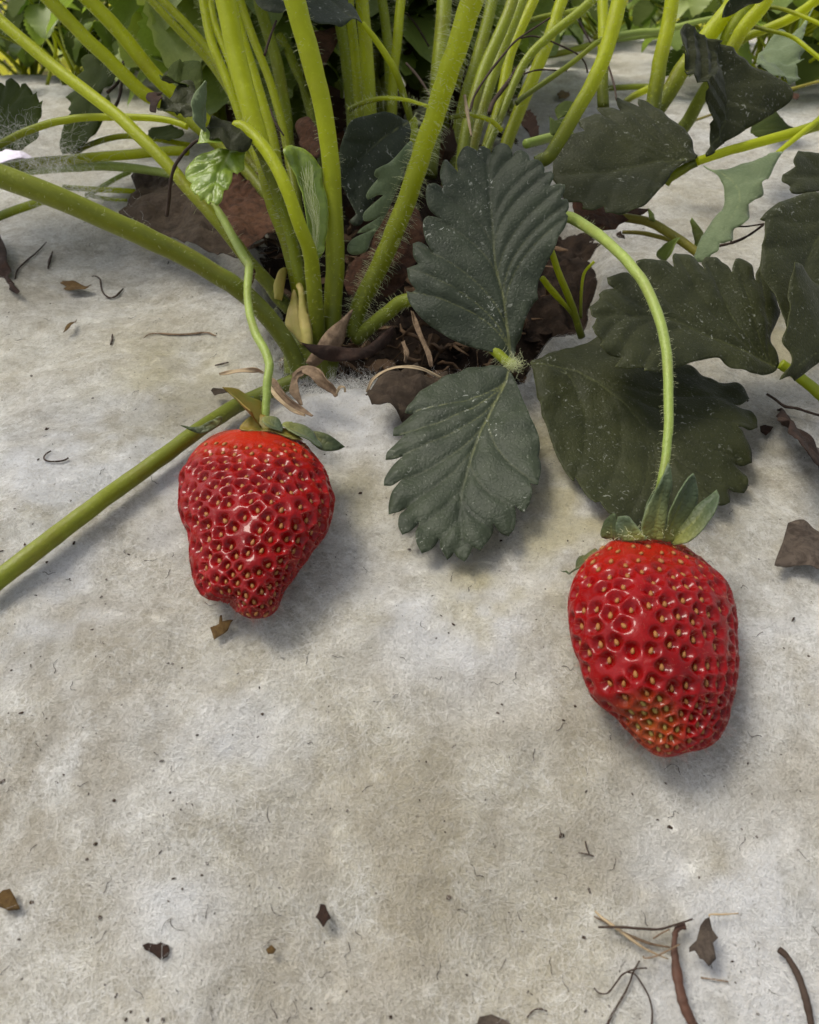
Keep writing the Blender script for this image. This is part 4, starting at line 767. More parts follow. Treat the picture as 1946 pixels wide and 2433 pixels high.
# ---------------------------------------------------------------- strawberries
def berry(rows_f, rows, label, skin, stalk_spec, spacing, seedmat, tipfade, seed, flat=.86, rel=.00076, tipc=None, knob=.0004, lumps=()):
    ox, oy, s = FR[rows_f]
    yy = np.array([oy + r[0] / s for r in rows]); xl = np.array([ox + r[1] / s for r in rows]); xr = np.array([ox + r[2] / s for r in rows])
    yt, yb = yy[0], yy[-1]
    NR, NA = 240, 330
    t = (1 - np.cos(np.linspace(0, math.pi, NR))) / 2; t = .55 * t + .45 * np.linspace(0, 1, NR)
    y = yt + (yb - yt) * t
    def pc(v):                                     # smooth monotone interpolation of the traced outline
        vv = np.interp(y, yy, v); k = np.hanning(15); k /= k.sum(); p = np.r_[2 * vv[0] - vv[7:0:-1], vv, 2 * vv[-1] - vv[-2:-9:-1]]
        return np.convolve(p, k, 'valid')
    L_, R_ = pc(xl), pc(xr); cx = (L_ + R_) / 2; hw = np.maximum((R_ - L_) / 2, .5)
    hw[0] = hw[-1] = 1.0
    mx = hw.max()
    d0 = gd(cx[NR // 2], (yt + yb) / 2)
    bw = flat * np.minimum(hw, mx) * d0 / F
    g = np.array([gd(c, v) for c, v in zip(cx[::6], y[::6])]); tt = t[::6]; A = np.stack([np.ones_like(tt), tt], 1)
    lim = g - bw[::6] * 1.0
    co = np.linalg.lstsq(A, lim, rcond=None)[0]; off = (lim - A @ co).min()
    dc = co[0] + co[1] * t + off + .0054
    a = np.linspace(0, 2 * math.pi, NA, endpoint=False)
    V = np.zeros((NR, NA, 3))
    for i in range(NR):
        c = P(cx[i], y[i], dc[i]); w_ = hw[i] * dc[i] / F
        r = ray(cx[i], y[i]); r = r / np.linalg.norm(r)
        lob = 1 + .02 * np.sin(a * 3 + seed + t[i] * 2) * math.sin(math.pi * t[i]) + .012 * np.sin(a * 5 + 2 * seed)
        fl_ = flat + .12 * math.sin(math.pi * t[i])
        V[i] = c + np.cos(a)[:, None] * RGT * w_ + (np.sin(a) * lob)[:, None] * (-r) * w_ * fl_
    Vf = V.reshape(-1, 3)
    du = np.roll(V, -1, 1) - np.roll(V, 1, 1); dvv = np.gradient(V, axis=0); nn = np.cross(du, dvv); nn /= np.linalg.norm(nn, axis=2)[:, :, None] + 1e-12
    cen = V.mean(1, keepdims=True)
    if ((V - cen) * nn).sum() < 0: nn = -nn
    nf = nn.reshape(-1, 3); tf = np.repeat(t, NA)
    spc = spacing * np.interp(tf, [0, .12, .6, .85, 1], [.95, 1, .97, tipfade, tipfade * .9])
    spc = spc * (1 + .10 * noise2(Vf[:, 0] / .008, Vf[:, 1] / .008 + Vf[:, 2] / .009, seed))
    front = CAM - cen.mean((0, 1)); front /= np.linalg.norm(front)
    cand = (tf > (.075 if knob > .0005 else .035)) & (tf < .99) & (nf @ front > -.38); r = np.random.default_rng(seed)
    cur = int(NR * .45) * NA + NA // 4
    dmin = np.full(len(Vf), 1e3); d2 = np.full(len(Vf), 1e3); seeds = []
    while len(seeds) < 299:
        d = np.linalg.norm(Vf - Vf[cur], axis=1); d2 = np.minimum(d2, np.maximum(d, dmin)); dmin = np.minimum(dmin, d); seeds.append(cur)
        k = dmin / spc; ok = cand & (k >= 1)
        if not ok.any(): break
        sc_ = np.where(ok, k + r.random(len(k)) * .05, 1e9); cur = int(np.argmin(sc_))
    q_ = dmin / spc
    e_ = 2 * dmin / (dmin + d2); mixn = .5 + .5 * noise2(Vf[:, 0] / .011, Vf[:, 1] / .011 + Vf[:, 2] / .012, seed + 12)
    mixn = np.clip(mixn * 1.25, .12, 1) * np.clip(1.25 - dmin / (spc * .95), 0, 1)
    pit = (1 - mixn) * sstep(.12, .56, q_) + mixn * (.2 * sstep(.14, .5, q_) + 1.1 * np.clip((e_ - .22) / .78, 0, 1) ** 2.0)
    topm = np.clip(1 - tf / .16, 0, 1)
    amp = rel * np.interp(tf, [0, .06, .2, .7, .93, 1], [.0, .15, 1, 1, .8, .4])
    disp = amp * (pit * 1.5 - .75) + .00025 * noise2(Vf[:, 0] / .004, Vf[:, 1] / .004 + Vf[:, 2] / .004, seed + 2) + knob * (.35 + tf) * .9 * noise2(Vf[:, 0] / .0075 + seed, Vf[:, 1] / .0085 + Vf[:, 2] / .0085, seed + 21)
    for bx, by, br_, ba in lumps:
        rr = ray(bx, by); rr = rr / np.linalg.norm(rr); qv = Vf - CAM; ds = np.linalg.norm(qv - (qv @ rr)[:, None] * rr, axis=1)
        disp = disp + ba * np.exp(-(ds / br_) ** 2) * (nf @ -rr > -.2)
    Vd = Vf + nf * disp[:, None]
    root = thing('strawberry', Vd[np.argmin(Vd[:, 2])], label, 'strawberry', 'ripe strawberries')
    idx = np.arange(NR * NA).reshape(NR, NA)
    q = np.stack([idx[:-1], idx[1:], np.roll(idx, -1, 1)[1:], np.roll(idx, -1, 1)[:-1]], -1).reshape(-1, 4)
    pole = np.vstack([Vd, V[0].mean(0)[None], V[-1].mean(0)[None]]); n0 = NR * NA
    faces = [tuple(map(int, f)) for f in q] + [(n0, i, (i + 1) % NA) for i in range(NA)] + [(n0 + 1, (NR - 1) * NA + (i + 1) % NA, (NR - 1) * NA + i) for i in range(NA)]
    tip = np.zeros(len(pole))
    if tipc is not None:
        tc = P(*tipc[:2], float(np.interp(tipc[1], y, dc)) - .008); tip[:n0] = np.clip(1.15 - np.linalg.norm(Vf - tc, axis=1) / tipc[2], 0, 1) ** .8
    topn = np.zeros(len(pole)); topn[:n0] = np.clip(1 - tf / .20 + .12 * noise2(Vf[:, 0] / .006, Vf[:, 1] / .006, seed + 4), 0, 1) * (.75 if tipc is None else .35)
    obj('flesh', pole, faces, MAT[skin], root, attrs=dict(top=topn, tip=tip, ridge=np.r_[np.clip(pit, 0, 1) ** 2, 0, 0]))
    # one seed mesh shared by all
    sv, sf = [], []; SG, RG = 7, 5
    for i in range(RG):
        ph = math.pi * (i + .5) / RG; zz = math.cos(ph)
        for k in range(SG):
            th = 2 * math.pi * k / SG; rr = math.sin(ph) * (1 - .25 * zz); sv.append((math.cos(th) * rr * .5, zz * .78, math.sin(th) * rr * .42))
    for i in range(RG - 1):
        for k in range(SG): sf.append((i * SG + k, i * SG + (k + 1) % SG, (i + 1) * SG + (k + 1) % SG, (i + 1) * SG + k))
    sf.append(tuple(range(SG - 1, -1, -1))); sf.append(tuple((RG - 1) * SG + k for k in range(SG)))
    me = bpy.data.meshes.new('seed'); me.from_pydata(sv, [], sf); me.polygons.foreach_set('use_smooth', [True] * len(sf)); me.materials.append(MAT[seedmat])
    me2 = me.copy(); me2.materials[0] = MAT['seed_pale']
    base = wloc(root)
    for j, si in enumerate(seeds):
        i, k = divmod(si, NA); n = nf[si]; ax = dvv[i, k] / (np.linalg.norm(dvv[i, k]) + 1e-12); ax = -(ax - n * (ax @ n)); ax /= np.linalg.norm(ax) + 1e-9
        b = np.cross(ax, n); Mx = Matrix((b, ax, n)).transposed(); Mx = Matrix(((b[0], ax[0], n[0]), (b[1], ax[1], n[1]), (b[2], ax[2], n[2])))
        Mx = Mx @ Matrix.Rotation(r.normal(0, .22), 3, 'Z')
        s_ = .00090 * r.uniform(.85, 1.12) * (1 if tf[si] < .8 else .92)
        o = bpy.data.objects.new('seed', me2 if (tip[si] > .3) else me); COL.objects.link(o); o.parent = root
        o.matrix_local = Matrix.Translation(Vector(Vd[si] + n * .00012 - base)) @ Mx.to_4x4() @ Matrix.Diagonal((s_, s_, s_, 1))
    # fine hairs
    pick = r.choice(n0, 1500, replace=False); L0 = r.uniform(.0006, .0013, 1500)[:, None]; jit = r.normal(0, .35, (1500, 3))
    p0 = Vd[pick]; hn = nf[pick] + jit; hairs('berry_hairs', np.stack([p0, p0 + hn * L0 * .5, p0 + (hn + jit * .6) * L0], 1), .000014, MAT['hair_red'], root)
    return root, dict(y=y, dc=dc, hw=hw, flat=flat)
ROWS_L = [(478, 760, 830), (482, 640, 960), (492, 560, 1040), (515, 490, 1080), (560, 400, 1145), (640, 300, 1215), (720, 250, 1270), (850, 196, 1340), (1000, 172, 1396), (1060, 172, 1408), (1200, 206, 1386), (1300, 240, 1348), (1400, 264, 1300), (1500, 282, 1232), (1600, 302, 1152), (1690, 340, 1080), (1760, 365, 1032), (1820, 402, 998), (1870, 480, 968), (1900, 560, 945), (1940, 620, 915), (1975, 650, 885), (1995, 700, 845), (2002, 750, 800)]
bl, il = berry('H', ROWS_L, 'left strawberry, glossy red with a knobbly lobed tip, on the white fleece', 'berry_a', None, .0031, 'seed', .60, 4, knob=.00055, lumps=[(548, 1428, .0022, -.0015), (500, 1385, .004, .0010), (607, 1350, .0042, .0016), (615, 1430, .0035, .0010), (560, 1300, .003, -.0008)])
ROWS_R = [(578, 610, 690), (584, 500, 800), (600, 440, 880), (640, 385, 960), (700, 300, 1042), (760, 256, 1110), (850, 206, 1196), (950, 176, 1262), (1050, 163, 1288), (1150, 171, 1306), (1250, 190, 1313), (1350, 216, 1311), (1450, 236, 1301), (1550, 262, 1290), (1650, 322, 1270), (1720, 390, 1255), (1800, 500, 1236), (1870, 552, 1210), (1950, 612, 1170), (2000, 660, 1122), (2050, 725, 1060), (2080, 775, 950), (2092, 830, 900)]
br, ir = berry('I', ROWS_R, 'right strawberry, larger and glossy, with a pale seedy unripe tip', 'berry_b', None, .0033, 'seed', .58, 9, tipc=(1535, 1750, .0075))
def dtop(info, py): return float(np.interp(py, info['y'], info['dc']))
dl, dr = dtop(il, 1025), dtop(ir, 1285)
# calyx and stalk, left berry
stalk('fruit_stalk', bl, 'U', [(630, 1000), (633, 950), (635, 909), (640, 875), (637, 852), (626, 826), (611, 800), (599, 768), (592, 739), (588, 705), (588, 680), (591, 648), (592, 630), (580, 611), (547, 551), (524, 510), (509, 488)], [20, 20, 21, 22, 20, 18, 20, 22, 20, 18], [dl - .002, .19, .197, .205, .213, .226], 'stem_pale', label='pale bent fruit stalk hanging from the long leaf stalk')
blade('bract', 'E', [(480, 110), (510, 95), (550, 108), (545, 150), (525, 190), (500, 225), (478, 215), (482, 160)], [(500, 215), (525, 100)], [(590, 680, .210), (598, 640, .214), (605, 655, .213)], 'dead_red', bl, seed=91, fold=-.6)
def sep(par, f, pts, mid, anc, mt, seed, fold=.25, curl=0, label=None):
    m = MAT[mt]; pts = [tuple(p) for p in pts]; kk = min(range(len(pts)), key=lambda i: math.hypot(pts[i][0] - mid[-1][0], pts[i][1] - mid[-1][1])); pts[kk] = pts[kk][:2] + ('v',)
    return leaf('sepal', fr(f, pts), fr(f, mid), anc, [m, m], par, h=.0006, seed=seed, fold=fold, curl=curl, quilt=.0001, wav=.0004, thick=.0003, veins=False, label=label)
sep(bl, 'H', [(660, 440), (760, 385), (860, 395), (950, 465), (1080, 500), (1170, 565), (1090, 555), (1000, 535), (860, 500), (740, 492), (665, 478)], [(680, 455), (900, 470), (1160, 562)], [(590, 1015, dl - .0065), (720, 1042, dl - .008), (630, 995, dl - .003)], 'sepal_gold', 92, label='ochre calyx disc under the sepals')
sep(bl, 'H', [(840, 455), (770, 405), (690, 385), (650, 290), (600, 225), (555, 175), (513, 138), (600, 178), (680, 240), (720, 275), (795, 335), (852, 425)], [(840, 445), (700, 310), (520, 142)], [(620, 1008, dl - .006), (575, 960, dl - .006), (530, 922, dl - .009)], 'sepal_gold', 93, .35, label='ochre sepal with a green pointed tip')
sep(bl, 'H', [(505, 375), (495, 430), (420, 490), (330, 512), (260, 496), (168, 453), (255, 462), (325, 458), (400, 420)], [(500, 395), (380, 460), (172, 455)], [(525, 992, dl - .006), (430, 1012, dl - .007), (470, 1025, dl - .006)], 'sepal_dark', 94, .4)
sep(bl, 'H', [(838, 400), (900, 383), (960, 400), (1010, 460), (1000, 487), (900, 470), (855, 440)], [(840, 410), (1005, 475)], [(625, 995, dl - .007), (670, 1018, dl - .008), (650, 995, dl - .006)], 'sepal', 95, .3)
sep(bl, 'H', [(1000, 440), (1100, 443), (1200, 480), (1280, 560), (1332, 612), (1310, 632), (1200, 592), (1120, 560), (1050, 490)], [(1005, 450), (1150, 510), (1325, 618)], [(670, 1010, dl - .007), (765, 1060, dl - .007), (720, 1020, dl - .004)], 'sepal', 96, .35)
sep(bl, 'H', [(1245, 500), (1350, 520), (1430, 560), (1518, 622), (1440, 657), (1330, 662), (1250, 602), (1200, 530)], [(1220, 520), (1350, 590), (1512, 622)], [(740, 1030, dl - .004), (818, 1060, dl - .003), (780, 1065, dl - .004)], 'sepal_dark', 97, .25)
sep(bl, 'H', [(690, 240), (735, 218), (765, 225), (762, 300), (730, 320), (705, 290)], [(735, 310), (740, 222)], [(590, 965, dl - .002), (598, 945, dl), (600, 960, dl - .001)], 'sepal_dark', 98)
# calyx and stalk, right berry
stalk('fruit_stalk', br, 'U', [(1556, 1235), (1560, 1190), (1570, 1150), (1580, 1100), (1587, 1033), (1589, 970), (1587, 887), (1581, 820), (1562, 745), (1532, 677), (1487, 617), (1439, 572), (1394, 539), (1349, 516), (1290, 515), (1200, 545)], [20, 21, 22, 23, 24, 24, 25, 25, 25, 26, 26, 26], [dr, dr, .160, .161, .163, .165, .168, .171, .174, .179, .185, .192, .203, .214, .222, .226], 'stem_pale', label='long arched pale green fruit stalk')
FS = []
for rt in (bl, br):
    for ch in rt.children:
        if ch.name.startswith('fruit_stalk'):
            vv = np.array([v.co for v in ch.data.vertices]) + wloc(ch); vv = vv[:-2].reshape(-1, 12, 3); Cc = vv.mean(1); hairs('stalk_hairs', fuzz(Cc, np.linalg.norm(vv[:, 0] - Cc, axis=1), 420, .0010, 400), .00002, MAT['hair'], rt)
hp = [tuft(P(1545, 1268, dr - .0065), (.0045, .0008, .0008), 70, .0016, 1, 72)]
hairs('calyx_hairs', np.concatenate(hp), .00005, MAT['hair'], br)
D0 = dr - .006
sep(br, 'I', [(690, 575), (720, 420), (760, 300), (790, 200), (760, 240), (700, 330), (660, 430), (640, 495)], [(680, 560), (760, 220)], [(1537, 1275, D0 + .001), (1560, 1160, D0 + .002), (1530, 1220, D0)], 'sepal_dark', 101)
sep(br, 'I', [(740, 590), (660, 570), (650, 480), (680, 380), (735, 290), (790, 180), (850, 60), (863, 100), (862, 230), (838, 350), (815, 480), (800, 585)], [(745, 585), (770, 380), (852, 70)], [(1555, 1280, D0 - .001), (1592, 1110, D0 - .004), (1530, 1230, D0 - .002)], 'sepal', 102, .35)
sep(br, 'I', [(790, 590), (815, 480), (832, 380), (880, 262), (950, 180), (1010, 130), (1023, 170), (1016, 280), (985, 400), (905, 560), (850, 598)], [(820, 585), (900, 380), (1012, 140)], [(1582, 1280, D0), (1648, 1130, D0 - .001), (1590, 1200, D0 - .002)], 'sepal', 103, .35)
sep(br, 'I', [(850, 605), (900, 540), (1000, 435), (1080, 330), (1175, 243), (1191, 300), (1182, 390), (1120, 485), (1060, 560), (980, 615), (900, 625)], [(870, 600), (1030, 460), (1176, 255)], [(1600, 1285, D0), (1702, 1170, D0 - .001), (1650, 1200, D0 + .001)], 'sepal', 104, .35)
sep(br, 'I', [(540, 600), (500, 565), (480, 500), (490, 430), (560, 425), (600, 465), (665, 545), (690, 590)], [(600, 590), (500, 440)], [(1505, 1282, D0), (1472, 1230, D0 + .001), (1510, 1230, D0 - .001)], 'sepal', 105)
sep(br, 'I', [(440, 590), (385, 560), (395, 470), (430, 420), (466, 410), (480, 470), (505, 555), (490, 590)], [(450, 585), (440, 420)], [(1455, 1280, D0 + .004), (1448, 1225, D0 + .003), (1470, 1260, D0 + .002)], 'sepal_dark', 106)
sep(br, 'I', [(350, 680), (300, 725), (230, 792), (160, 813), (92, 806), (170, 798), (220, 742), (330, 658)], [(340, 668), (230, 765), (95, 806)], [(1415, 1310, dr + .001), (1335, 1356, gd(1335, 1356) - .002), (1375, 1340, dr + .001)], 'sepal_dark', 107, .3)

# the long stalk that slants under the left berry's calyx
o_, C, rad = stalk('leaf_stalk', main, 'U', [(700, 905), (640, 930), (565, 962), (540, 978), (480, 1016), (400, 1075), (325, 1130), (250, 1183), (175, 1240), (100, 1298), (0, 1374), (-60, 1420)], [36, 36, 37, 39, 41, 44, 46, 47], None, 'stem_mid', lift=.0045)
o_['label'] = 'thick green leaf stalk lying across the fleece at the left'

# ---------------------------------------------------------------- litter: dead leaves, flakes, twigs
def litter(name, f, pts, mid, anc, mat, label, cat='dead leaf', **k):
    o = leaf(name, fr(f, pts), fr(f, mid), anc, [MAT[mat], MAT[mat]], None, **dict(dict(h=.0011, wav=.0012, crinkle=.0012, quilt=.0003, seed=len(label), thick=.00015), **k))
    return tag(o, label, cat)
def ganc(f, pts, lift):
    return [(x, y, gd(x, y, lift)) for x, y in [p[:2] for p in fr(f, pts)]]
def flake(name, f, pts, mat, label, cat='leaf flake', lift=.0008, **k):
    mid = [pts[0][:2], pts[len(pts) // 2][:2]]; pts = [tuple(p[:2]) + ('v',) for p in pts]
    return litter(name, f, pts, mid, ganc(f, pts, lift + .0019), mat, label, cat, **dict(dict(h=.0007, wav=.0007, crinkle=.0007, veins=False, thick=.00012), **k))
litter('dead_leaf', 'U', [(312, 415), (340, 410), (405, 405), (425, 430), (470, 490), (520, 545), (568, 592), (540, 602), (490, 592), (440, 580), (385, 562), (330, 534), (284, 512, 't'), (279, 488), (312, 470, 'v'), (318, 440)], [(560, 592), (430, 510), (300, 490)], [(320, 420, .285), (560, 590, .240), (300, 500, .268), (440, 440, .272)], 'dead', 'large flat grey-brown dead leaf lying behind the thick left stalk', crinkle=.0022, wav=.002)
litter('dead_leaf', 'U', [(470, 440), (540, 385), (600, 385), (650, 430), (665, 520), (620, 560), (575, 598), (535, 550), (500, 500)], [(650, 540), (560, 470), (500, 430)], [(490, 440, .268), (650, 440, .262), (580, 590, .242), (550, 480, .255)], 'dead_red', 'crumpled red-brown dead leaf just left of the stalk clump', crinkle=.003)
litter('dead_leaf', 'U', [(738, 70), (811, 66, 't'), (800, 106), (783, 140), (766, 168, 't'), (752, 130)], [(805, 68), (760, 160)], [(745, 72, .285), (811, 70, .29), (766, 165, .28)], 'dead_red', 'small reddish dead leaf hanging between stalks near the top', h=.0014)
litter('dead_leaf', 'U', [(815, 664), (830, 635), (860, 605), (905, 575), (960, 560), (965, 600), (925, 640), (905, 670), (870, 690), (830, 695)], [(820, 680), (950, 570)], [(820, 680, .232), (950, 570, .240), (840, 620, .236)], 'dead_red', 'reddish dead leaf in the hole behind the hairy stalk', crinkle=.002)
litter('dead_leaf', 'U', [(905, 520), (975, 480), (1010, 560), (980, 640), (930, 700), (895, 680), (880, 600)], [(930, 690), (960, 500)], [(900, 660, .240), (970, 490, .252), (1000, 600, .245)], 'dead_red', 'dull red dead leaf tucked under the big middle leaf', crinkle=.002)
litter('dead_leaf', 'U', [(868, 935), (885, 912), (925, 882), (968, 868), (1022, 878), (1062, 898), (1040, 935), (1000, 968), (958, 972), (920, 965), (890, 958)], [(880, 940), (960, 905), (1050, 900)], [(880, 935, .203), (960, 880, .208), (1050, 910, .209), (960, 965, .197)], 'dead', 'curled brown dead leaf on the front edge of the hole', crinkle=.0045, roll=-.5)
litter('dead_leaf', 'E', [(835, 560), (900, 575), (1000, 585), (1120, 595), (1230, 600), (1340, 520), (1410, 470), (1400, 560), (1300, 640), (1180, 680), (1050, 680), (930, 640)], [(840, 562), (1100, 640), (1400, 480)], [(720, 815, .209), (930, 780, .218), (850, 850, .214)], 'dead_dark', 'dark shrivelled leaf wrapped round the crown base', crinkle=.002, roll=-.4)
litter('dead_leaf', 'K', [(1548, 1100), (1600, 1092), (1650, 1105), (1724, 1150), (1790, 1200), (1790, 1400), (1724, 1370), (1600, 1330), (1480, 1345), (1485, 1300), (1520, 1200)], [(1480, 1340), (1600, 1230), (1780, 1200)], ganc('K', [(1548, 1100), (1790, 1300), (1480, 1340), (1600, 1330)], .004), 'dead_pale', 'crinkled grey-brown dead leaf cut off by the right edge', crinkle=.002)
litter('dead_leaf', 'K', [(1510, 440), (1560, 440), (1595, 490), (1600, 560), (1650, 620), (1724, 680), (1800, 760), (1800, 860), (1724, 800), (1640, 720), (1570, 620), (1520, 520)], [(1530, 460), (1640, 650), (1790, 820)], ganc('K', [(1510, 440), (1790, 800), (1600, 560)], .003), 'dead_dark', 'long dark strip of dead leaf lying at the right edge', crinkle=.0016)
litter('dead_leaf', 'D', [(-120, 300), (0, 440), (38, 555), (50, 640), (45, 680), (130, 785, 't'), (60, 765), (0, 712), (-120, 640)], [(-110, 450), (0, 600), (120, 780)], ganc('D', [(-120, 460), (50, 600), (130, 785)], .004), 'dead_dark', 'dark brown dead leaf at the left edge', crinkle=.001, roll=-.5)
litter('dead_leaf', 'W', [(1080, 880), (1200, 890), (1330, 910), (1440, 970), (1520, 990), (1500, 1040), (1400, 1080), (1250, 1105), (1150, 1110), (1110, 1000)], [(1090, 950), (1300, 1000), (1510, 1000)], [(1810, 210, .36), (1900, 220, .36), (1830, 245, .35)], 'dead_red', 'rust-brown dead leaf behind the folded leaf at the top right', h=.0015)
litter('dead_leaf', 'G', [(150, 190), (240, 175), (360, 230), (520, 260), (650, 250), (600, 300), (480, 330), (420, 400), (300, 390), (200, 330)], [(200, 260), (600, 280)], [(1380, 480, .245), (1530, 500, .25), (1430, 540, .24)], 'dead_red', 'red-brown dead leaf under the dark right-hand leaf', crinkle=.002)
# litter in the far part of the clump
litter('dead_leaf', 'B', [(960, 90), (1050, 40), (1130, 80), (1140, 280), (1050, 300), (960, 350), (900, 260)], [(960, 330), (1080, 60)], [(960, 100, .33), (1030, 40, .34), (960, 130, .32)], 'dead_dark', 'dark dead leaf standing behind the stalks at the top centre', h=.0016)
litter('dead_leaf', 'P', [(700, 1050), (740, 1000), (820, 980), (880, 1060), (900, 1180), (860, 1280), (780, 1220), (720, 1170)], [(730, 1160), (860, 1010)], [(710, 300, .245), (755, 300, .24), (740, 365, .235)], 'dead_red', 'shrivelled reddish leaf left of the tallest stalk', crinkle=.002)
flake('leaf_flake', 'D', [(380, 725), (388, 688), (440, 700), (500, 720), (580, 741), (535, 757), (440, 766), (398, 760), (420, 745)], 'ochre', 'yellow-brown torn leaf flake on the fleece left of the thick stalk')
flake('leaf_flake', 'D', [(395, 1028), (410, 1000), (440, 965), (480, 930), (465, 965), (440, 1000)], 'ochre', 'thin tan sliver on the fleece below the torn flake')
flake('leaf_flake', 'L', [(1228, 465), (1280, 445), (1285, 398), (1298, 400), (1302, 435), (1368, 430), (1330, 482), (1290, 505), (1247, 532), (1240, 500)], 'ochre', 'small ochre bract flake below the left strawberry', crinkle=.0015)
flake('leaf_flake', 'M', [(633, 660), (660, 648), (700, 655), (718, 644), (752, 660), (760, 690), (748, 715), (715, 727), (680, 697), (646, 682)], 'dead_dark', 'dark brown oval leaf flake alone on the lower left fleece')
flake('leaf_flake', 'M', [(1458, 473), (1482, 478), (1488, 500), (1506, 537), (1488, 552), (1470, 582), (1450, 548), (1436, 535), (1452, 505)], 'dead_dark', 'grey-brown ragged flake on the fleece at the bottom centre')
flake('leaf_flake', 'M', [(-20, 440), (10, 410), (40, 400), (60, 440), (80, 490), (30, 500), (-20, 480)], 'ochre', 'tan leaf flake at the left edge near the bottom')
flake('leaf_flake', 'N', [(1083, 440), (1092, 480), (1100, 520), (1126, 565), (1090, 600), (1112, 690), (1072, 736), (1040, 695), (1018, 690), (992, 640), (958, 652), (960, 620), (1002, 580), (1030, 490), (1058, 452)], 'dead_pale', 'mottled brown leaf fragment beside the dark stick', crinkle=.0016, lift=.002)
flake('leaf_flake', 'K', [(1390, 550), (1420, 540), (1468, 545), (1450, 570), (1425, 594), (1395, 580)], 'dead_dark', 'tiny dark flake right of the large toothed leaf')
flake('leaf_flake', 'M', [(1210, 680), (1235, 658), (1258, 680), (1245, 700), (1220, 702)], 'ochre', 'olive-yellow speck of leaf on the lower fleece')
flake('leaf_flake', 'R', [(1060, 830), (1100, 800), (1160, 815), (1180, 850), (1130, 870), (1080, 865)], 'ochre', 'pale orange petal flake on the fleece at the top right', lift=.0005)
flake('petal', 'A', [(-20, 940), (40, 925), (100, 940), (205, 990), (130, 1010), (60, 1020), (0, 1030), (-20, 1020)], 'petal', 'pale violet-white petal on the fleece at the left edge', 'petal', lift=.001)
flake('leaf_flake', 'H', [(420, 190), (440, 158), (500, 170), (560, 205), (520, 222), (450, 222)], 'dead', 'grey-brown flake beside the left calyx')
flake('leaf_flake', 'U', [(805, 2345), (760, 2420), (1130, 2440), (1220, 2440), (1210, 2420), (1170, 2405), (1140, 2412)][2:] , 'dead_pale', 'brown dead leaf edge cut off at the bottom of the picture', crinkle=.001)
def twig(name, f, pts, wid, mat, label, cat='twig', lift=.0012, d=None, **k):
    C, dep, L = path3(f, pts, d, lift); rad = np.interp(L, np.linspace(0, 1, 40), interp_list(wid, 40)) / 2 * dep / F
    rad = rad * (1 + .18 * noise2(np.arange(len(C)) * .5, np.full(len(C), pts[0][0] * 1.3), 6))
    v, fs = tube_mesh(C, rad, k.get('sides', 9), k.get('flat'))
    o = obj(name, v, fs, MAT[mat], None, attrs=dict(along=np.full(len(v), .5), vein=np.full(len(v), 5.0))); return tag(o, label, cat)
tw = twig('twig', 'N', [(1010, 1120), (970, 1050), (930, 960), (900, 840), (882, 720), (873, 620), (878, 545), (890, 515), (915, 500), (938, 498)], [26, 26, 27, 27, 25, 20, 16, 14, 15], 'twig', 'reddish-brown flattened stick with a knob, at the bottom right', lift=.0026, flat=.7)
twig('twig', 'N', [(1685, 1110), (1668, 1020), (1645, 920), (1610, 810), (1570, 730), (1530, 670), (1490, 635)], [17, 17, 17, 17, 17, 14, 16], 'root', 'dark brown bent twig in the bottom right corner', lift=.002)
twig('twig', 'K', [(1428, 370), (1475, 400), (1530, 440), (1600, 452), (1670, 475), (1760, 500)], [6, 7, 7, 6, 6], 'root', 'thin dark twig above the dead leaf strip', lift=.003)
twig('straw', 'N', [(405, 408), (450, 450), (520, 500), (580, 545), (640, 590), (720, 640), (838, 692)], [5, 8, 8, 7, 5, 3], 'straw', 'pale dry grass stem crossing the thin twigs by the dark stick', 'straw', lift=.0022)
twig('straw', 'N', [(400, 440), (470, 475), (560, 530), (640, 565), (730, 600), (845, 622)], [4, 6, 7, 6, 4], 'bract', 'brown dry grass stem beside the pale one', 'straw', lift=.0012)
twig('straw', 'N', [(425, 503), (560, 503), (680, 512), (780, 515), (860, 495), (980, 455)], [5, 6, 6, 5, 4], 'root', 'thin dark stem lying across the top of the brown stick', 'straw', lift=.0035)
twig('straw', 'N', [(688, 672), (700, 686), (760, 675), (820, 648), (905, 603)], [4, 4, 4, 3], 'bract', 'thin curved straw touching the middle of the brown stick', 'straw', lift=.004)
twig('straw', 'N', [(748, 570), (790, 543), (845, 515)], [4, 4, 3], 'bract', 'short straw left of the knob of the stick', 'straw', lift=.0015)
twig('straw', 'N', [(1080, 440), (1084, 428), (1150, 428), (1250, 422)], [4, 5, 4, 3], 'straw', 'thin straw leaving the top of the mottled fragment', 'straw', lift=.0025)
twig('rootlet', 'N', [(668, 700), (630, 770), (610, 830), (570, 910), (530, 975), (490, 1050), (470, 1110)], [4, 5, 5, 5, 6, 6], 'root', 'forked dark rootlet left of the brown stick', 'rootlet', lift=.0009)
twig('rootlet', 'N', [(400, 860), (430, 890), (480, 890), (530, 830), (570, 780), (640, 750), (708, 742)], [3, 4, 4, 4, 3], 'root', 'dark rootlet curling left over the forked one', 'rootlet', lift=.0016)
twig('rootlet', 'N', [(600, 770), (640, 780), (690, 850), (725, 920), (742, 1000), (738, 1110)], [3, 4, 4, 5, 5], 'root', 'dark rootlet arching down towards the brown stick', 'rootlet', lift=.0014)
twig('rootlet', 'N', [(308, 64), (355, 72), (400, 86)], [3, 4, 4], 'root', 'tiny dark forked rootlet below the right strawberry', 'rootlet', lift=.0006)
twig('rootlet', 'N', [(348, -5), (358, 40), (372, 72)], [3, 4, 3], 'root', 'tiny upright rootlet meeting the forked one', 'rootlet', lift=.0008)
twig('rootlet', 'N', [(5, 1035), (40, 995), (80, 983), (122, 997)], [3, 4, 4, 3], 'root', 'thin hooked rootlet at the bottom edge of the fleece', 'rootlet', lift=.0006)
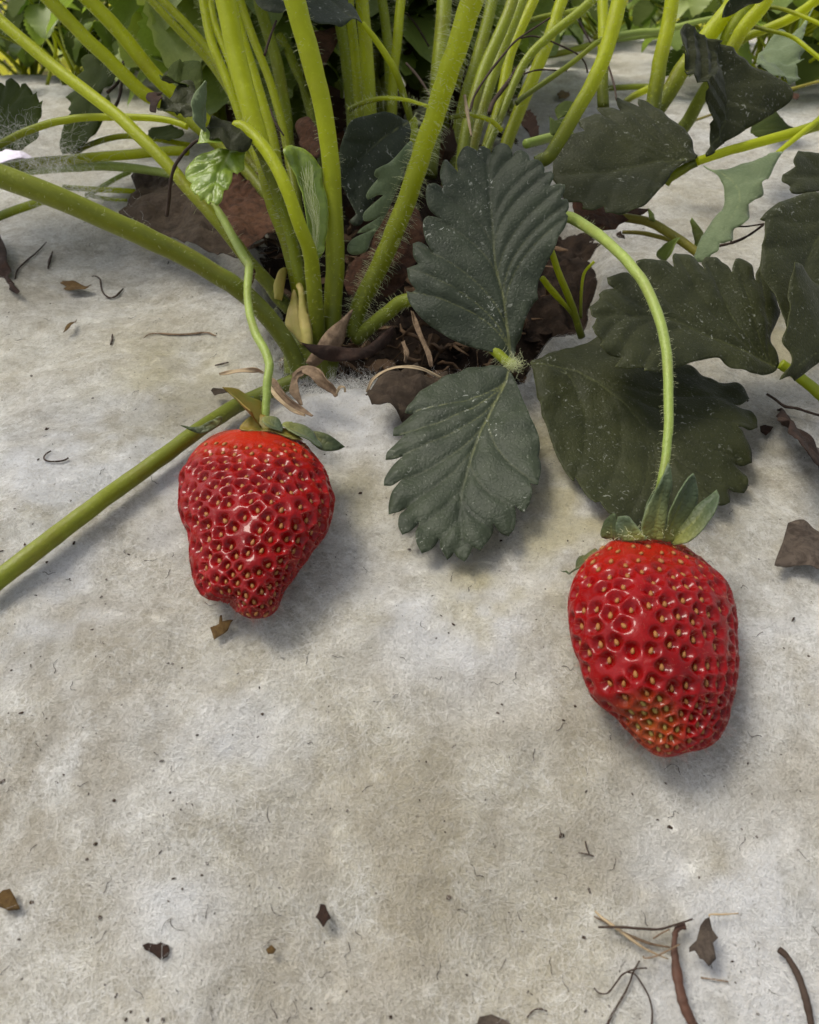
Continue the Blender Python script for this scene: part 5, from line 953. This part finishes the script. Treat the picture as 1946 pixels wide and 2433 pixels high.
twig('rootlet', 'N', [(1030, 800), (1100, 810), (1190, 824)], [4, 5, 4], 'bract', 'short brown straw under the mottled fragment', 'straw', lift=.0006)
twig('rootlet', 'O', [(348, 492), (318, 510), (300, 535), (310, 555), (345, 564), (400, 563), (440, 555), (467, 540)], [3, 4, 4, 4, 4], 'root', 'thin hook-shaped rootlet on the white fleece at the left', 'rootlet', lift=.0006)
twig('rootlet', 'D', [(578, 680), (605, 680), (630, 700), (638, 750), (655, 790), (690, 815), (725, 808), (752, 785), (775, 758)], [3, 4, 4, 4, 4, 5, 3], 'root', 'curly dark rootlet beside the torn yellow-brown flake', 'rootlet', lift=.0006)
twig('rootlet', 'D', [(905, 1070), (940, 1045), (1000, 1040), (1080, 1046), (1180, 1046), (1300, 1035), (1360, 1056)], [2, 4, 5, 5, 5, 3], 'bract', 'thin reddish straw on the fleece left of the bent fruit stalk', 'straw', lift=.0005)
twig('rootlet', 'D', [(95, 695), (110, 640), (170, 580), (230, 530), (292, 465)], [3, 4, 4, 3], 'root', 'thin dark rootlet pointing out of the left dead leaf', 'rootlet', lift=.0006)
twig('rootlet', 'D', [(303, 632), (310, 590), (332, 525)], [4, 6, 3], 'root', 'short dark sliver on the fleece at the upper left', 'rootlet', lift=.0006)
twig('rootlet', 'D', [(697, 1110), (706, 1080), (708, 1045)], [4, 5, 3], 'root', 'short upright dark sliver in the middle of the left fleece', 'rootlet', lift=.0006)
twig('rootlet', 'D', [(1355, 1242), (1400, 1232), (1440, 1222)], [3, 5, 3], 'root', 'short dark sliver above the left calyx', 'rootlet', lift=.0006)
# long dark dry stems among the top right stalks
for i, (f, pts, wd, d, lab) in enumerate([
    ('R', [(290, 990), (330, 850), (450, 660), (600, 470), (700, 360), (860, 250), (1000, 160)], [6, 6, 5, 4], [.25, .26], 'long thin dark dry stem leaning across the right-hand stalks'),
    ('R', [(455, 1010), (500, 900), (620, 740), (720, 590), (800, 540)], [10, 11, 9, 6], [.25, .262], 'thick dark dry stem low among the right-hand stalks'),
    ('R', [(740, 340), (830, 322), (940, 340), (1080, 400), (1240, 480), (1310, 560), (1335, 650)], [4, 4, 4, 4], [.262, .27], 'thin dark thread arching over the bright fleece'),
    ('R', [(670, 710), (780, 655), (900, 622), (1040, 625), (1150, 632)], [4, 4, 4, 3], [.27, .28], 'thin reddish thread below the arching one'),
    ('R', [(1230, 135), (1290, 250), (1360, 380)], [6, 6, 4], [.33, .32], 'dark slanting dry stem near the top right'),
    ('R', [(1510, 560), (1550, 680), (1580, 800), (1590, 890)], [4, 5, 4], [.25, .24], 'thin dark stem above the big right leaf'),
    ('G', [(1090, 492), (1180, 470), (1270, 430), (1370, 360)], [6, 6, 5], [.24, .23], 'dark dry stem joining the grey leaf and the edge leaf'),
    ('G', [(1165, 470), (1185, 378), (1270, 368), (1375, 352)], [4, 4, 4], [.238, .228], 'thin bent dark stem above the joining one'),
    ('T', [(330, 1560), (350, 1400), (370, 1200), (410, 1060), (480, 950), (560, 860), (650, 790), (770, 800)], [10, 9, 8, 9, 7, 5], [.222, .208, .203], 'dark dry stem hanging beside the bright young leaf'),
    ('S', [(1050, 900), (1130, 830), (1200, 720), (1200, 600)], [8, 7, 6], [.30, .31], 'dark dry stem behind the left stalks'),
    ('S', [(1110, 1065), (1160, 960), (1185, 830), (1180, 780)], [8, 8, 7], [.295, .30], 'dark curved dry stem under the left stalks'),
    ('P', [(445, 450), (490, 300), (540, 170)], [7, 6, 5], [.232, .235], 'dark sliver of stem left of the tallest stalk'),
    ('P', [(490, 890), (530, 1000), (600, 1110)], [5, 6, 4], [.234, .23], 'thin dark stem low between the left stalks'),
    ('B', [(970, 400), (1040, 480), (1100, 570), (1135, 650)], [7, 6, 5], [.25, .24], 'dark stem left of the hairy stalk'),
    ('B', [(970, 80), (1040, 170), (1110, 290)], [4, 5, 4], [.31, .30], 'brown straw high behind the hairy stalk'),
    ('R', [(240, 850), (255, 950), (280, 1100), (300, 1210)], [7, 9, 8, 5], [.205, .203], 'straw-coloured sliver standing at the tip of the big middle leaf')]):
    twig('straw' if i == 15 else 'twig', f, pts, wd, 'straw' if i == 15 else 'root', lab, 'straw' if i == 15 else 'twig', d=d)
# papery ribbons at the front of the hole
def ribbon(f, pts, wid, d, mat, label):
    C, dep, L = path3(f, pts, d); n = len(C); w_ = np.interp(L, np.linspace(0, 1, len(wid)), wid) / 2 * dep / F
    T = np.gradient(C, axis=0); T /= np.linalg.norm(T, axis=1)[:, None]; V = []; k = 7
    for i in range(n):
        tw_ = .9 * math.sin(L[i] * 5 + pts[0][0]); side = np.cross(T[i], CAM - C[i]); side /= np.linalg.norm(side); up = np.cross(side, T[i])
        s = side * math.cos(tw_) + up * math.sin(tw_); u_ = np.cross(s, T[i])
        for j in range(k):
            q = j / (k - 1) * 2 - 1; V.append(C[i] + s * q * w_[i] + u_ * w_[i] * (.5 * q * q + .12 * math.sin(q * 7 + i * .3)))
    fs = [(i * k + j, i * k + j + 1, (i + 1) * k + j + 1, (i + 1) * k + j) for i in range(n - 1) for j in range(k - 1)]
    o = obj('dry_bract', np.array(V), fs, MAT[mat]); o.modifiers.new('thickness', 'SOLIDIFY').thickness = .0002
    return tag(o, label, 'dry bract', 'papery bracts at the hole')
ribbon('E', [(780, 772), (850, 748), (920, 760), (990, 810), (1040, 860), (1060, 905)], [6, 22, 26, 34, 30, 8], [.208, .205, .203], 'bract', 'papery brown bract arching at the front of the hole')
ribbon('E', [(845, 755), (805, 800), (795, 870), (810, 920), (835, 960)], [10, 20, 24, 20, 8], [.206, .202, .198], 'bract', 'papery bract strip bending down onto the fleece edge')
ribbon('E', [(650, 795), (700, 860), (760, 935), (830, 990), (905, 1030)], [8, 22, 20, 16, 5], [.205, .199, .193], 'bract', 'dry bract lying from the hole out over the fleece edge')
ribbon('E', [(640, 840), (690, 920), (770, 985), (860, 1025)], [5, 10, 10, 4], [.204, .197, .192], 'straw', 'narrow straw strip under the long dry bract')
ribbon('E', [(320, 765), (400, 755), (490, 742), (560, 740), (600, 760)], [4, 10, 10, 12, 6], [.205, .203, .205], 'straw', 'pale straw strip on the fleece left of the hole')
ribbon('E', [(1060, 890), (1080, 850), (1110, 850), (1115, 880)], [4, 5, 5, 3], [.202, .203], 'straw', 'tiny pale curl at the front of the hole')
ribbon('E', [(1535, 370), (1560, 450), (1600, 540), (1640, 630), (1655, 720)], [6, 12, 14, 12, 8], [.216, .212, .21], 'bract', 'thin brown strip hanging in the hole under the big leaf')
ribbon('E', [(1480, 560), (1500, 620), (1490, 690)], [8, 12, 8], [.217, .215], 'bract', 'short brown strip standing in the dark of the hole')
ribbon('E', [(1250, 880), (1290, 800), (1380, 740), (1480, 720), (1600, 735), (1720, 790)], [5, 6, 6, 6, 5], [.206, .206, .204], 'straw', 'thin straw looping over the curled dead leaf')
# soil crumbs and specks
def crumbs(n, seed, box, size, mat):
    r = np.random.default_rng(seed); V, Fc = [], []
    ico = np.array([(0, 0, 1), (.9, 0, .3), (.3, .85, .3), (-.7, .5, .3), (-.7, -.5, .3), (.3, -.85, .3), (.5, .5, -.6), (-.6, .1, -.7), (.3, -.6, -.7)], float)
    fc = [(0, 1, 2), (0, 2, 3), (0, 3, 4), (0, 4, 5), (0, 5, 1), (1, 6, 2), (2, 6, 3), (3, 6, 7), (3, 7, 4), (4, 7, 8), (4, 8, 5), (5, 8, 1), (1, 8, 6), (6, 8, 7)]
    k = 0
    while k < n:
        x, y = r.uniform(box[0], box[2]), r.uniform(box[1], box[3])
        p = G(x, y)
        if box[4] != 'soil' and hole_sd(np.array([p[0]]), np.array([p[1]]))[0] > -.002: k += 1; continue
        s = size * r.lognormal(0, .55); st = np.array([r.uniform(.5, 1.8), r.uniform(.5, 1.2), r.uniform(.4, .9)])
        a = r.uniform(0, 6.28); q = ico * st * s * (1 + r.normal(0, .2, (9, 1))); q = np.stack([q[:, 0] * math.cos(a) - q[:, 1] * math.sin(a), q[:, 0] * math.sin(a) + q[:, 1] * math.cos(a), q[:, 2]], 1)
        off = len(V); z = p[2] + s * .3 - (.014 if box[4] == 'soil' else 0)
        V += list(q + np.array([p[0], p[1], z])); Fc += [tuple(i + off for i in f) for f in fc]; k += 1
    return np.array(V), Fc
va, fa = crumbs(520, 3, (0, 480, 1946, 2433, ''), .00015, 'crumb')
big = [(410, 1577, .5), (400, 1577, .4), (433, 1587, .7), (413, 1664, .45), (397, 1678, .4), (614, 1752, .6), (384, 1808, .6), (135, 1860, .7), (152, 1842, .8), (480, 2080, .55), (207, 2043, .6), (35, 2160, .8), (75, 2145, .7), (52, 2327, .7), (275, 2367, .7), (158, 2407, .6), (300, 2425, .9), (350, 2425, 1.0), (388, 2423, .8), (1400, 2116, .8), (1405, 2124, .6), (1387, 2229, .6), (1390, 2402, .8), (1740, 2285, .8), (1800, 2410, .8), (1760, 2310, .6), (770, 2240, .5), (740, 2396, .8), (1190, 1285, .7), (1348, 1286, .7), (772, 1080, .6), (855, 1173, .6), (305, 1318, .5), (408, 1226, .5), (232, 1225, .5), (110, 1021, .6), (75, 895, .7), (180, 790, .7), (240, 1420, .5), (1275, 1472, .6), (1680, 1120, .5), (1920, 1560, .6)]
VB, FB = [], []
rc = np.random.default_rng(77)
for x, y, s in big:
    v_, f_ = crumbs(1, int(x), (x - 1, y - 1, x + 1, y + 1, ''), .00045 * s, 'crumb')
    if len(v_): o = len(VB); VB += list(v_); FB += [tuple(i + o for i in f) for f in f_]
va = np.vstack([va, np.array(VB)]); fa = fa + [tuple(i + len(va) - len(VB) for i in f) for f in FB]
tag(obj('soil_crumbs', va, fa, MAT['crumb'], smooth=False), 'dark soil crumbs and specks scattered over the fleece', kind='stuff')
va, fa = crumbs(900, 6, (600, 480, 1420, 960, 'soil'), .0008, 'crumb')
tag(obj('soil_clods', va, fa, MAT['soil'], smooth=False), 'loose dark crumbs of soil in the hole', kind='stuff')
# shredded husks and fine roots in the hole
r = np.random.default_rng(51); V, Fc = [], []
for k in range(240):
    t = r.random(); px, py = (r.uniform(610, 1300), r.uniform(560, 925))
    p = G(px, py)
    if hole_sd(np.array([p[0]]), np.array([p[1]]))[0] < .003: continue
    p[2] -= r.uniform(.006, .015) if p[1] < .25 else .001; a = r.uniform(0, 6.28); el = r.uniform(-.1, .7); n = 9; L_ = r.uniform(.006, .022); w_ = r.choice([.0003, .0006, .0016, .0026]) * r.uniform(.6, 1.2)
    d = np.array([math.cos(a) * math.cos(el), math.sin(a) * math.cos(el), math.sin(el)]); off = len(V); c = p.copy(); sd2 = r.normal(size=3)
    for j in range(n):
        s_ = np.cross(d, sd2); s_ /= np.linalg.norm(s_); w2 = w_ * math.sin(math.pi * (j + .6) / n); u_ = np.cross(s_, d)
        V += [c - s_ * w2 + u_ * w2 * .5, c, c + s_ * w2 + u_ * w2 * .5]; c = c + d * L_ / n; d = d + r.normal(0, .28, 3) + np.array([0, 0, -.10]); d /= np.linalg.norm(d); sd2 = sd2 + r.normal(0, .4, 3)
    for j in range(n - 1):
        q = off + j * 3; Fc += [(q, q + 1, q + 4, q + 3), (q + 1, q + 2, q + 5, q + 4)]
ho = obj('husk_litter', np.array(V), Fc, MAT['husk']); ho.modifiers.new('thickness', 'SOLIDIFY').thickness = .00015
tag(ho, 'shredded brown husks and fine roots tangled in the planting hole', kind='stuff')
# slivers of root and fibre on the fleece
r = np.random.default_rng(15); sl = []
for k in range(130):
    p = G(r.uniform(0, 1946), r.uniform(560, 2433)); a = r.uniform(0, 6.28); l = r.uniform(.0008, .0032); c = []
    for j in range(5):
        x, y = p[0] + math.cos(a) * l * j / 4, p[1] + math.sin(a) * l * j / 4; a += r.normal(0, .25); c.append((x, y, float(gh(x, y)) + .0002))
    sl.append(c)
tag(hairs('root_slivers', np.array(sl), .00007, MAT['root']), 'tiny dark slivers of root scattered over the fleece')

# ---------------------------------------------------------------- plants and foliage further back
def generic_leaflet():
    n = 9; out = []
    for s in (1, -1):
        pts = []
        for i in range(n):
            t0 = .06 + .94 * i / n; t1 = .06 + .94 * (i + .75) / n
            wv = lambda t: .40 * math.sin(math.pi * min(1, t ** .8 * .93 + .03)) ** .8
            pts.append((t0, s * (wv(t0) * .92))); pts.append((min(t1, 1.0), s * (wv(t1) * 1.03)))
        out.append(pts)
    ol = [(0, 0)] + out[0] + [(1.02, 0)] + out[1][::-1]
    v = [(x, y, .25 * abs(y) - .15 * x * x + .015 * math.sin(x * 30 + abs(y) * 12)) for x, y in ol]; m = [(x, 0, -.15 * x * x) for x in np.linspace(0, 1, 8)]
    n0 = len(v); v += m; f = []
    up = list(range(0, 2 * n + 2)); dn = [0] + list(range(4 * n + 1, 2 * n, -1))
    for side, flip in ((up, 0), (dn, 1)):
        for a, b in zip(side[:-1], side[1:]):
            xa = v[a][0]; k = min(7, int(round(xa * 7))); k2 = min(7, int(round(v[b][0] * 7)))
            for tri in ((a, b, n0 + k), (b, n0 + k2, n0 + k)):
                if len(set(tri)) == 3: f.append(tri[::-1] if flip else tri)
    me = bpy.data.meshes.new('leaflet'); me.from_pydata(v, [], [t[::-1] for t in f]); me.polygons.foreach_set('use_smooth', [True] * len(f)); return me
GL = {}
MAT['leaf_pale'] = mat_plain('pale sunny leaf', (.22, .29, .10), (.36, .42, .14), 60, .5, .4, 0, .4, (.6, .7, .1))
for k in ('leaf_far', 'leaf_dim', 'leaf_side', 'leaf', 'leaf_pale'):
    GL[k] = generic_leaflet(); GL[k].materials.append(MAT[k])
def trifol(stalk_o, tip, size, key, seed, tilt=.5):
    r = np.random.default_rng(seed); base = wloc(stalk_o); az = r.uniform(0, 6.28)
    for k in range(3):
        o = bpy.data.objects.new('leaflet', GL[key]); COL.objects.link(o); o.parent = stalk_o
        a = az + (k - 1) * 1.9; s = size * r.uniform(.85, 1.1)
        Mx = Matrix.Rotation(a, 4, 'Z') @ Matrix.Rotation(r.normal(tilt, .25), 4, 'Y') @ Matrix.Rotation(r.normal(0, .25), 4, 'X')
        o.matrix_local = Matrix.Translation(Vector(tip - base)) @ Mx @ Matrix.Scale(s, 4)
def far_plant(px, py, d, n, size, spread, seed, label, keys, w=.0028, ls=(.032, .05)):
    r = np.random.default_rng(seed); b = P(px, py, d); b[2] = float(gh(b[0], b[1])) if b[1] < .8 else -.11
    root = thing('strawberry_plant', b, label, 'plant', 'strawberry plants further back')
    for k in range(n):
        a = r.uniform(0, 6.28); rr = spread * math.sqrt(r.random()); h = size * r.uniform(.5, 1.1)
        tip = b + np.array([math.cos(a) * rr, math.sin(a) * rr * .6, h]); mid = b + (tip - b) * .5 + np.array([math.cos(a), math.sin(a) * .6, 0]) * -rr * .15
        C = catmull([b + r.normal(0, .004, 3) * [1, 1, 0], mid, tip], 6); v, f = tube_mesh(C, np.linspace(w, w * .6, len(C)), 7)
        o = obj('leaf_stalk', v, f, MAT['stem' if r.random() < .6 else 'stem_dull'], root, attrs=dict(along=np.r_[np.repeat(np.linspace(.2, 1, len(C)), 7), .2, 1]))
        trifol(o, tip, r.uniform(*ls), keys[int(r.integers(len(keys)))], seed * 50 + k)
far_plant(470, 120, .50, 15, .075, .10, 201, 'bushy strawberry plant beyond the stalks at the upper left', ['leaf_far', 'leaf_far', 'leaf_dim'])
far_plant(250, 40, .74, 14, .08, .12, 202, 'distant strawberry plant at the top left below the sunlit hedge', ['leaf_far', 'leaf_dim'])
far_plant(1270, 70, .62, 14, .07, .12, 203, 'distant strawberry plant seen behind the right-hand stalks', ['leaf_far', 'leaf_dim'])
far_plant(1900, 40, .50, 16, .085, .11, 204, 'dark strawberry plant in the top right corner', ['leaf_dim', 'leaf_side'])
for i, (px, d, n, lab) in enumerate([(190, .66, 16, 'small leafy strawberry plant at the far left edge of the top'), (340, .58, 16, 'pale leafy strawberry plant between the slanting left stalks'), (430, .46, 14, 'low leafy strawberry plant behind the curled young leaves'),
                              (1180, .55, 14, 'low strawberry plant beyond the right-hand stalks'), (1420, .66, 14, 'low strawberry plant along the back edge of the bright fleece'), (1700, .60, 14, 'low strawberry plant behind the slanting thick stalks'), (1880, .42, 14, 'low dark strawberry plant under the top right corner'), (40, .50, 14, 'low dark strawberry plant in the top left corner'), (150, .44, 12, 'small dark strawberry plant left of the slanting stalks')]):
    far_plant(px, 90, d, n, .042, .07, 260 + i, lab, ['leaf_pale', 'leaf_pale', 'leaf_dim', 'leaf_far'] if i < 6 else ['leaf_dim', 'leaf_far'], .0011, (.016, .026))
for i, (px, d, n, lab) in enumerate([(230, .50, 22, 'strawberry plant of many thin stalks behind the slanting left stalks'), (540, .44, 22, 'strawberry plant of many thin stalks between the left stalks and the tallest stalk'), (1130, .46, 24, 'strawberry plant of many thin stalks just right of the hairy stalk'), (1800, .46, 22, 'strawberry plant of many thin stalks in the top right background')]):
    far_plant(px, 130, d, n, .095, .075, 290 + i, lab, ['leaf_far', 'leaf_pale'], .0009, (.022, .034))
far_plant(1000, 150, .42, 14, .085, .07, 205, 'shaded strawberry plant right behind the central clump', ['leaf_side', 'leaf_dim'])
far_plant(1620, 20, .72, 10, .06, .10, 206, 'distant strawberry plant at the top right edge of the fleece', ['leaf_far', 'leaf_dim'])
far_plant(760, 60, .70, 12, .08, .12, 207, 'distant strawberry plant behind the tall central stalks', ['leaf_dim', 'leaf_far'])
for i, (px, d, n, h_, sp) in enumerate([(620, .335, 16, .085, .03), (760, .37, 18, .095, .035), (900, .36, 18, .10, .03), (1050, .37, 18, .10, .035), (1180, .40, 12, .09, .03), (500, .38, 10, .075, .03)]):
    far_plant(px, 300, d, n, h_, sp, 230 + i, ['strawberry plant crowded behind the left stalks of the central clump', 'strawberry plant right behind the tallest central stalk', 'strawberry plant behind the middle of the central clump', 'strawberry plant behind the hairy stalk', 'strawberry plant behind the slanting right-hand stalks', 'strawberry plant behind the curled young leaves'][i], ['leaf_far', 'leaf_pale'] if i in (0, 1, 5) else ['leaf_dim', 'leaf_far'], .0022)
DL = {}
for k in ('dead', 'dead_red', 'dead_dark'):
    DL[k] = generic_leaflet(); DL[k].materials.append(MAT[k]); DL[k].name = 'dead_leaf'
rd = np.random.default_rng(88)
for k in range(34):
    px, d = rd.uniform(560, 1200), rd.uniform(.26, .42); b = P(px, 400, d); b[2] = float(gh(b[0], b[1])) + rd.uniform(.002, .028)
    key = ['dead', 'dead_red', 'dead_dark', 'dead_dark'][int(rd.integers(4))]
    o = bpy.data.objects.new('dead_leaf', DL[key]); COL.objects.link(o)
    s = rd.uniform(.016, .032); o.matrix_world = Matrix.Translation(Vector(b)) @ Quaternion(rd.normal(size=4)).normalized().to_matrix().to_4x4() @ Matrix.Diagonal((s, s * rd.uniform(.6, 1.1), s * 2.2, 1))
    tag(o, 'withered brown leaf among the stalk bases behind the central crown', 'dead leaf', 'withered leaves among the stalk bases')
# unseen leaves added on the stalk tips above the picture, to shade the crown
for kk, o in enumerate([c for c in main.children if c.name.startswith('leaf_stalk')]):
    n = len(o.data.vertices) * 2 + kk; v = np.array(o.data.vertices[len(o.data.vertices) - 1].co) + wloc(o)
    if v[2] > .165 and v[1] > .1 and n % 2: trifol(o, v, .052, 'leaf', n + int(v[0] * 1e5) % 997, .35)
# tall weeds and hedge beyond the bed
def leaf_mass(name, n, lo, hi, size, mat, label, seed):
    r = np.random.default_rng(seed); V, Fc = [], []
    for k in range(n):
        c = np.array([r.uniform(lo[j], hi[j]) for j in range(3)]); a, b = r.normal(size=3), r.normal(size=3); a /= np.linalg.norm(a); b -= a * (a @ b); b /= np.linalg.norm(b)
        s = size * r.uniform(.6, 1.4); nn = np.cross(a, b)
        q = [c - a * s, c - a * s * .2 + b * s * .5 + nn * s * .1, c + a * s * .5 + b * s * .4, c + a * s, c + a * s * .5 - b * s * .4, c - a * s * .2 - b * s * .5 + nn * s * .1]
        o = len(V); V += q; Fc += [(o, o + 1, o + 2, o + 3), (o, o + 3, o + 4, o + 5)]
    return tag(obj(name, np.array(V), Fc, MAT[mat]), label, kind='stuff')
leaf_mass('hedge_foliage', 9000, (-2.6, 2.0, -.25), (2.6, 3.0, .45), .024, 'leaf_lit', 'sunlit yellow-green hedge far behind the bed', 5)
leaf_mass('weed_foliage', 1500, (.0, 1.0, -.12), (1.6, 1.7, .22), .03, 'leaf_far', 'mixed green weeds along the back of the bed', 6)
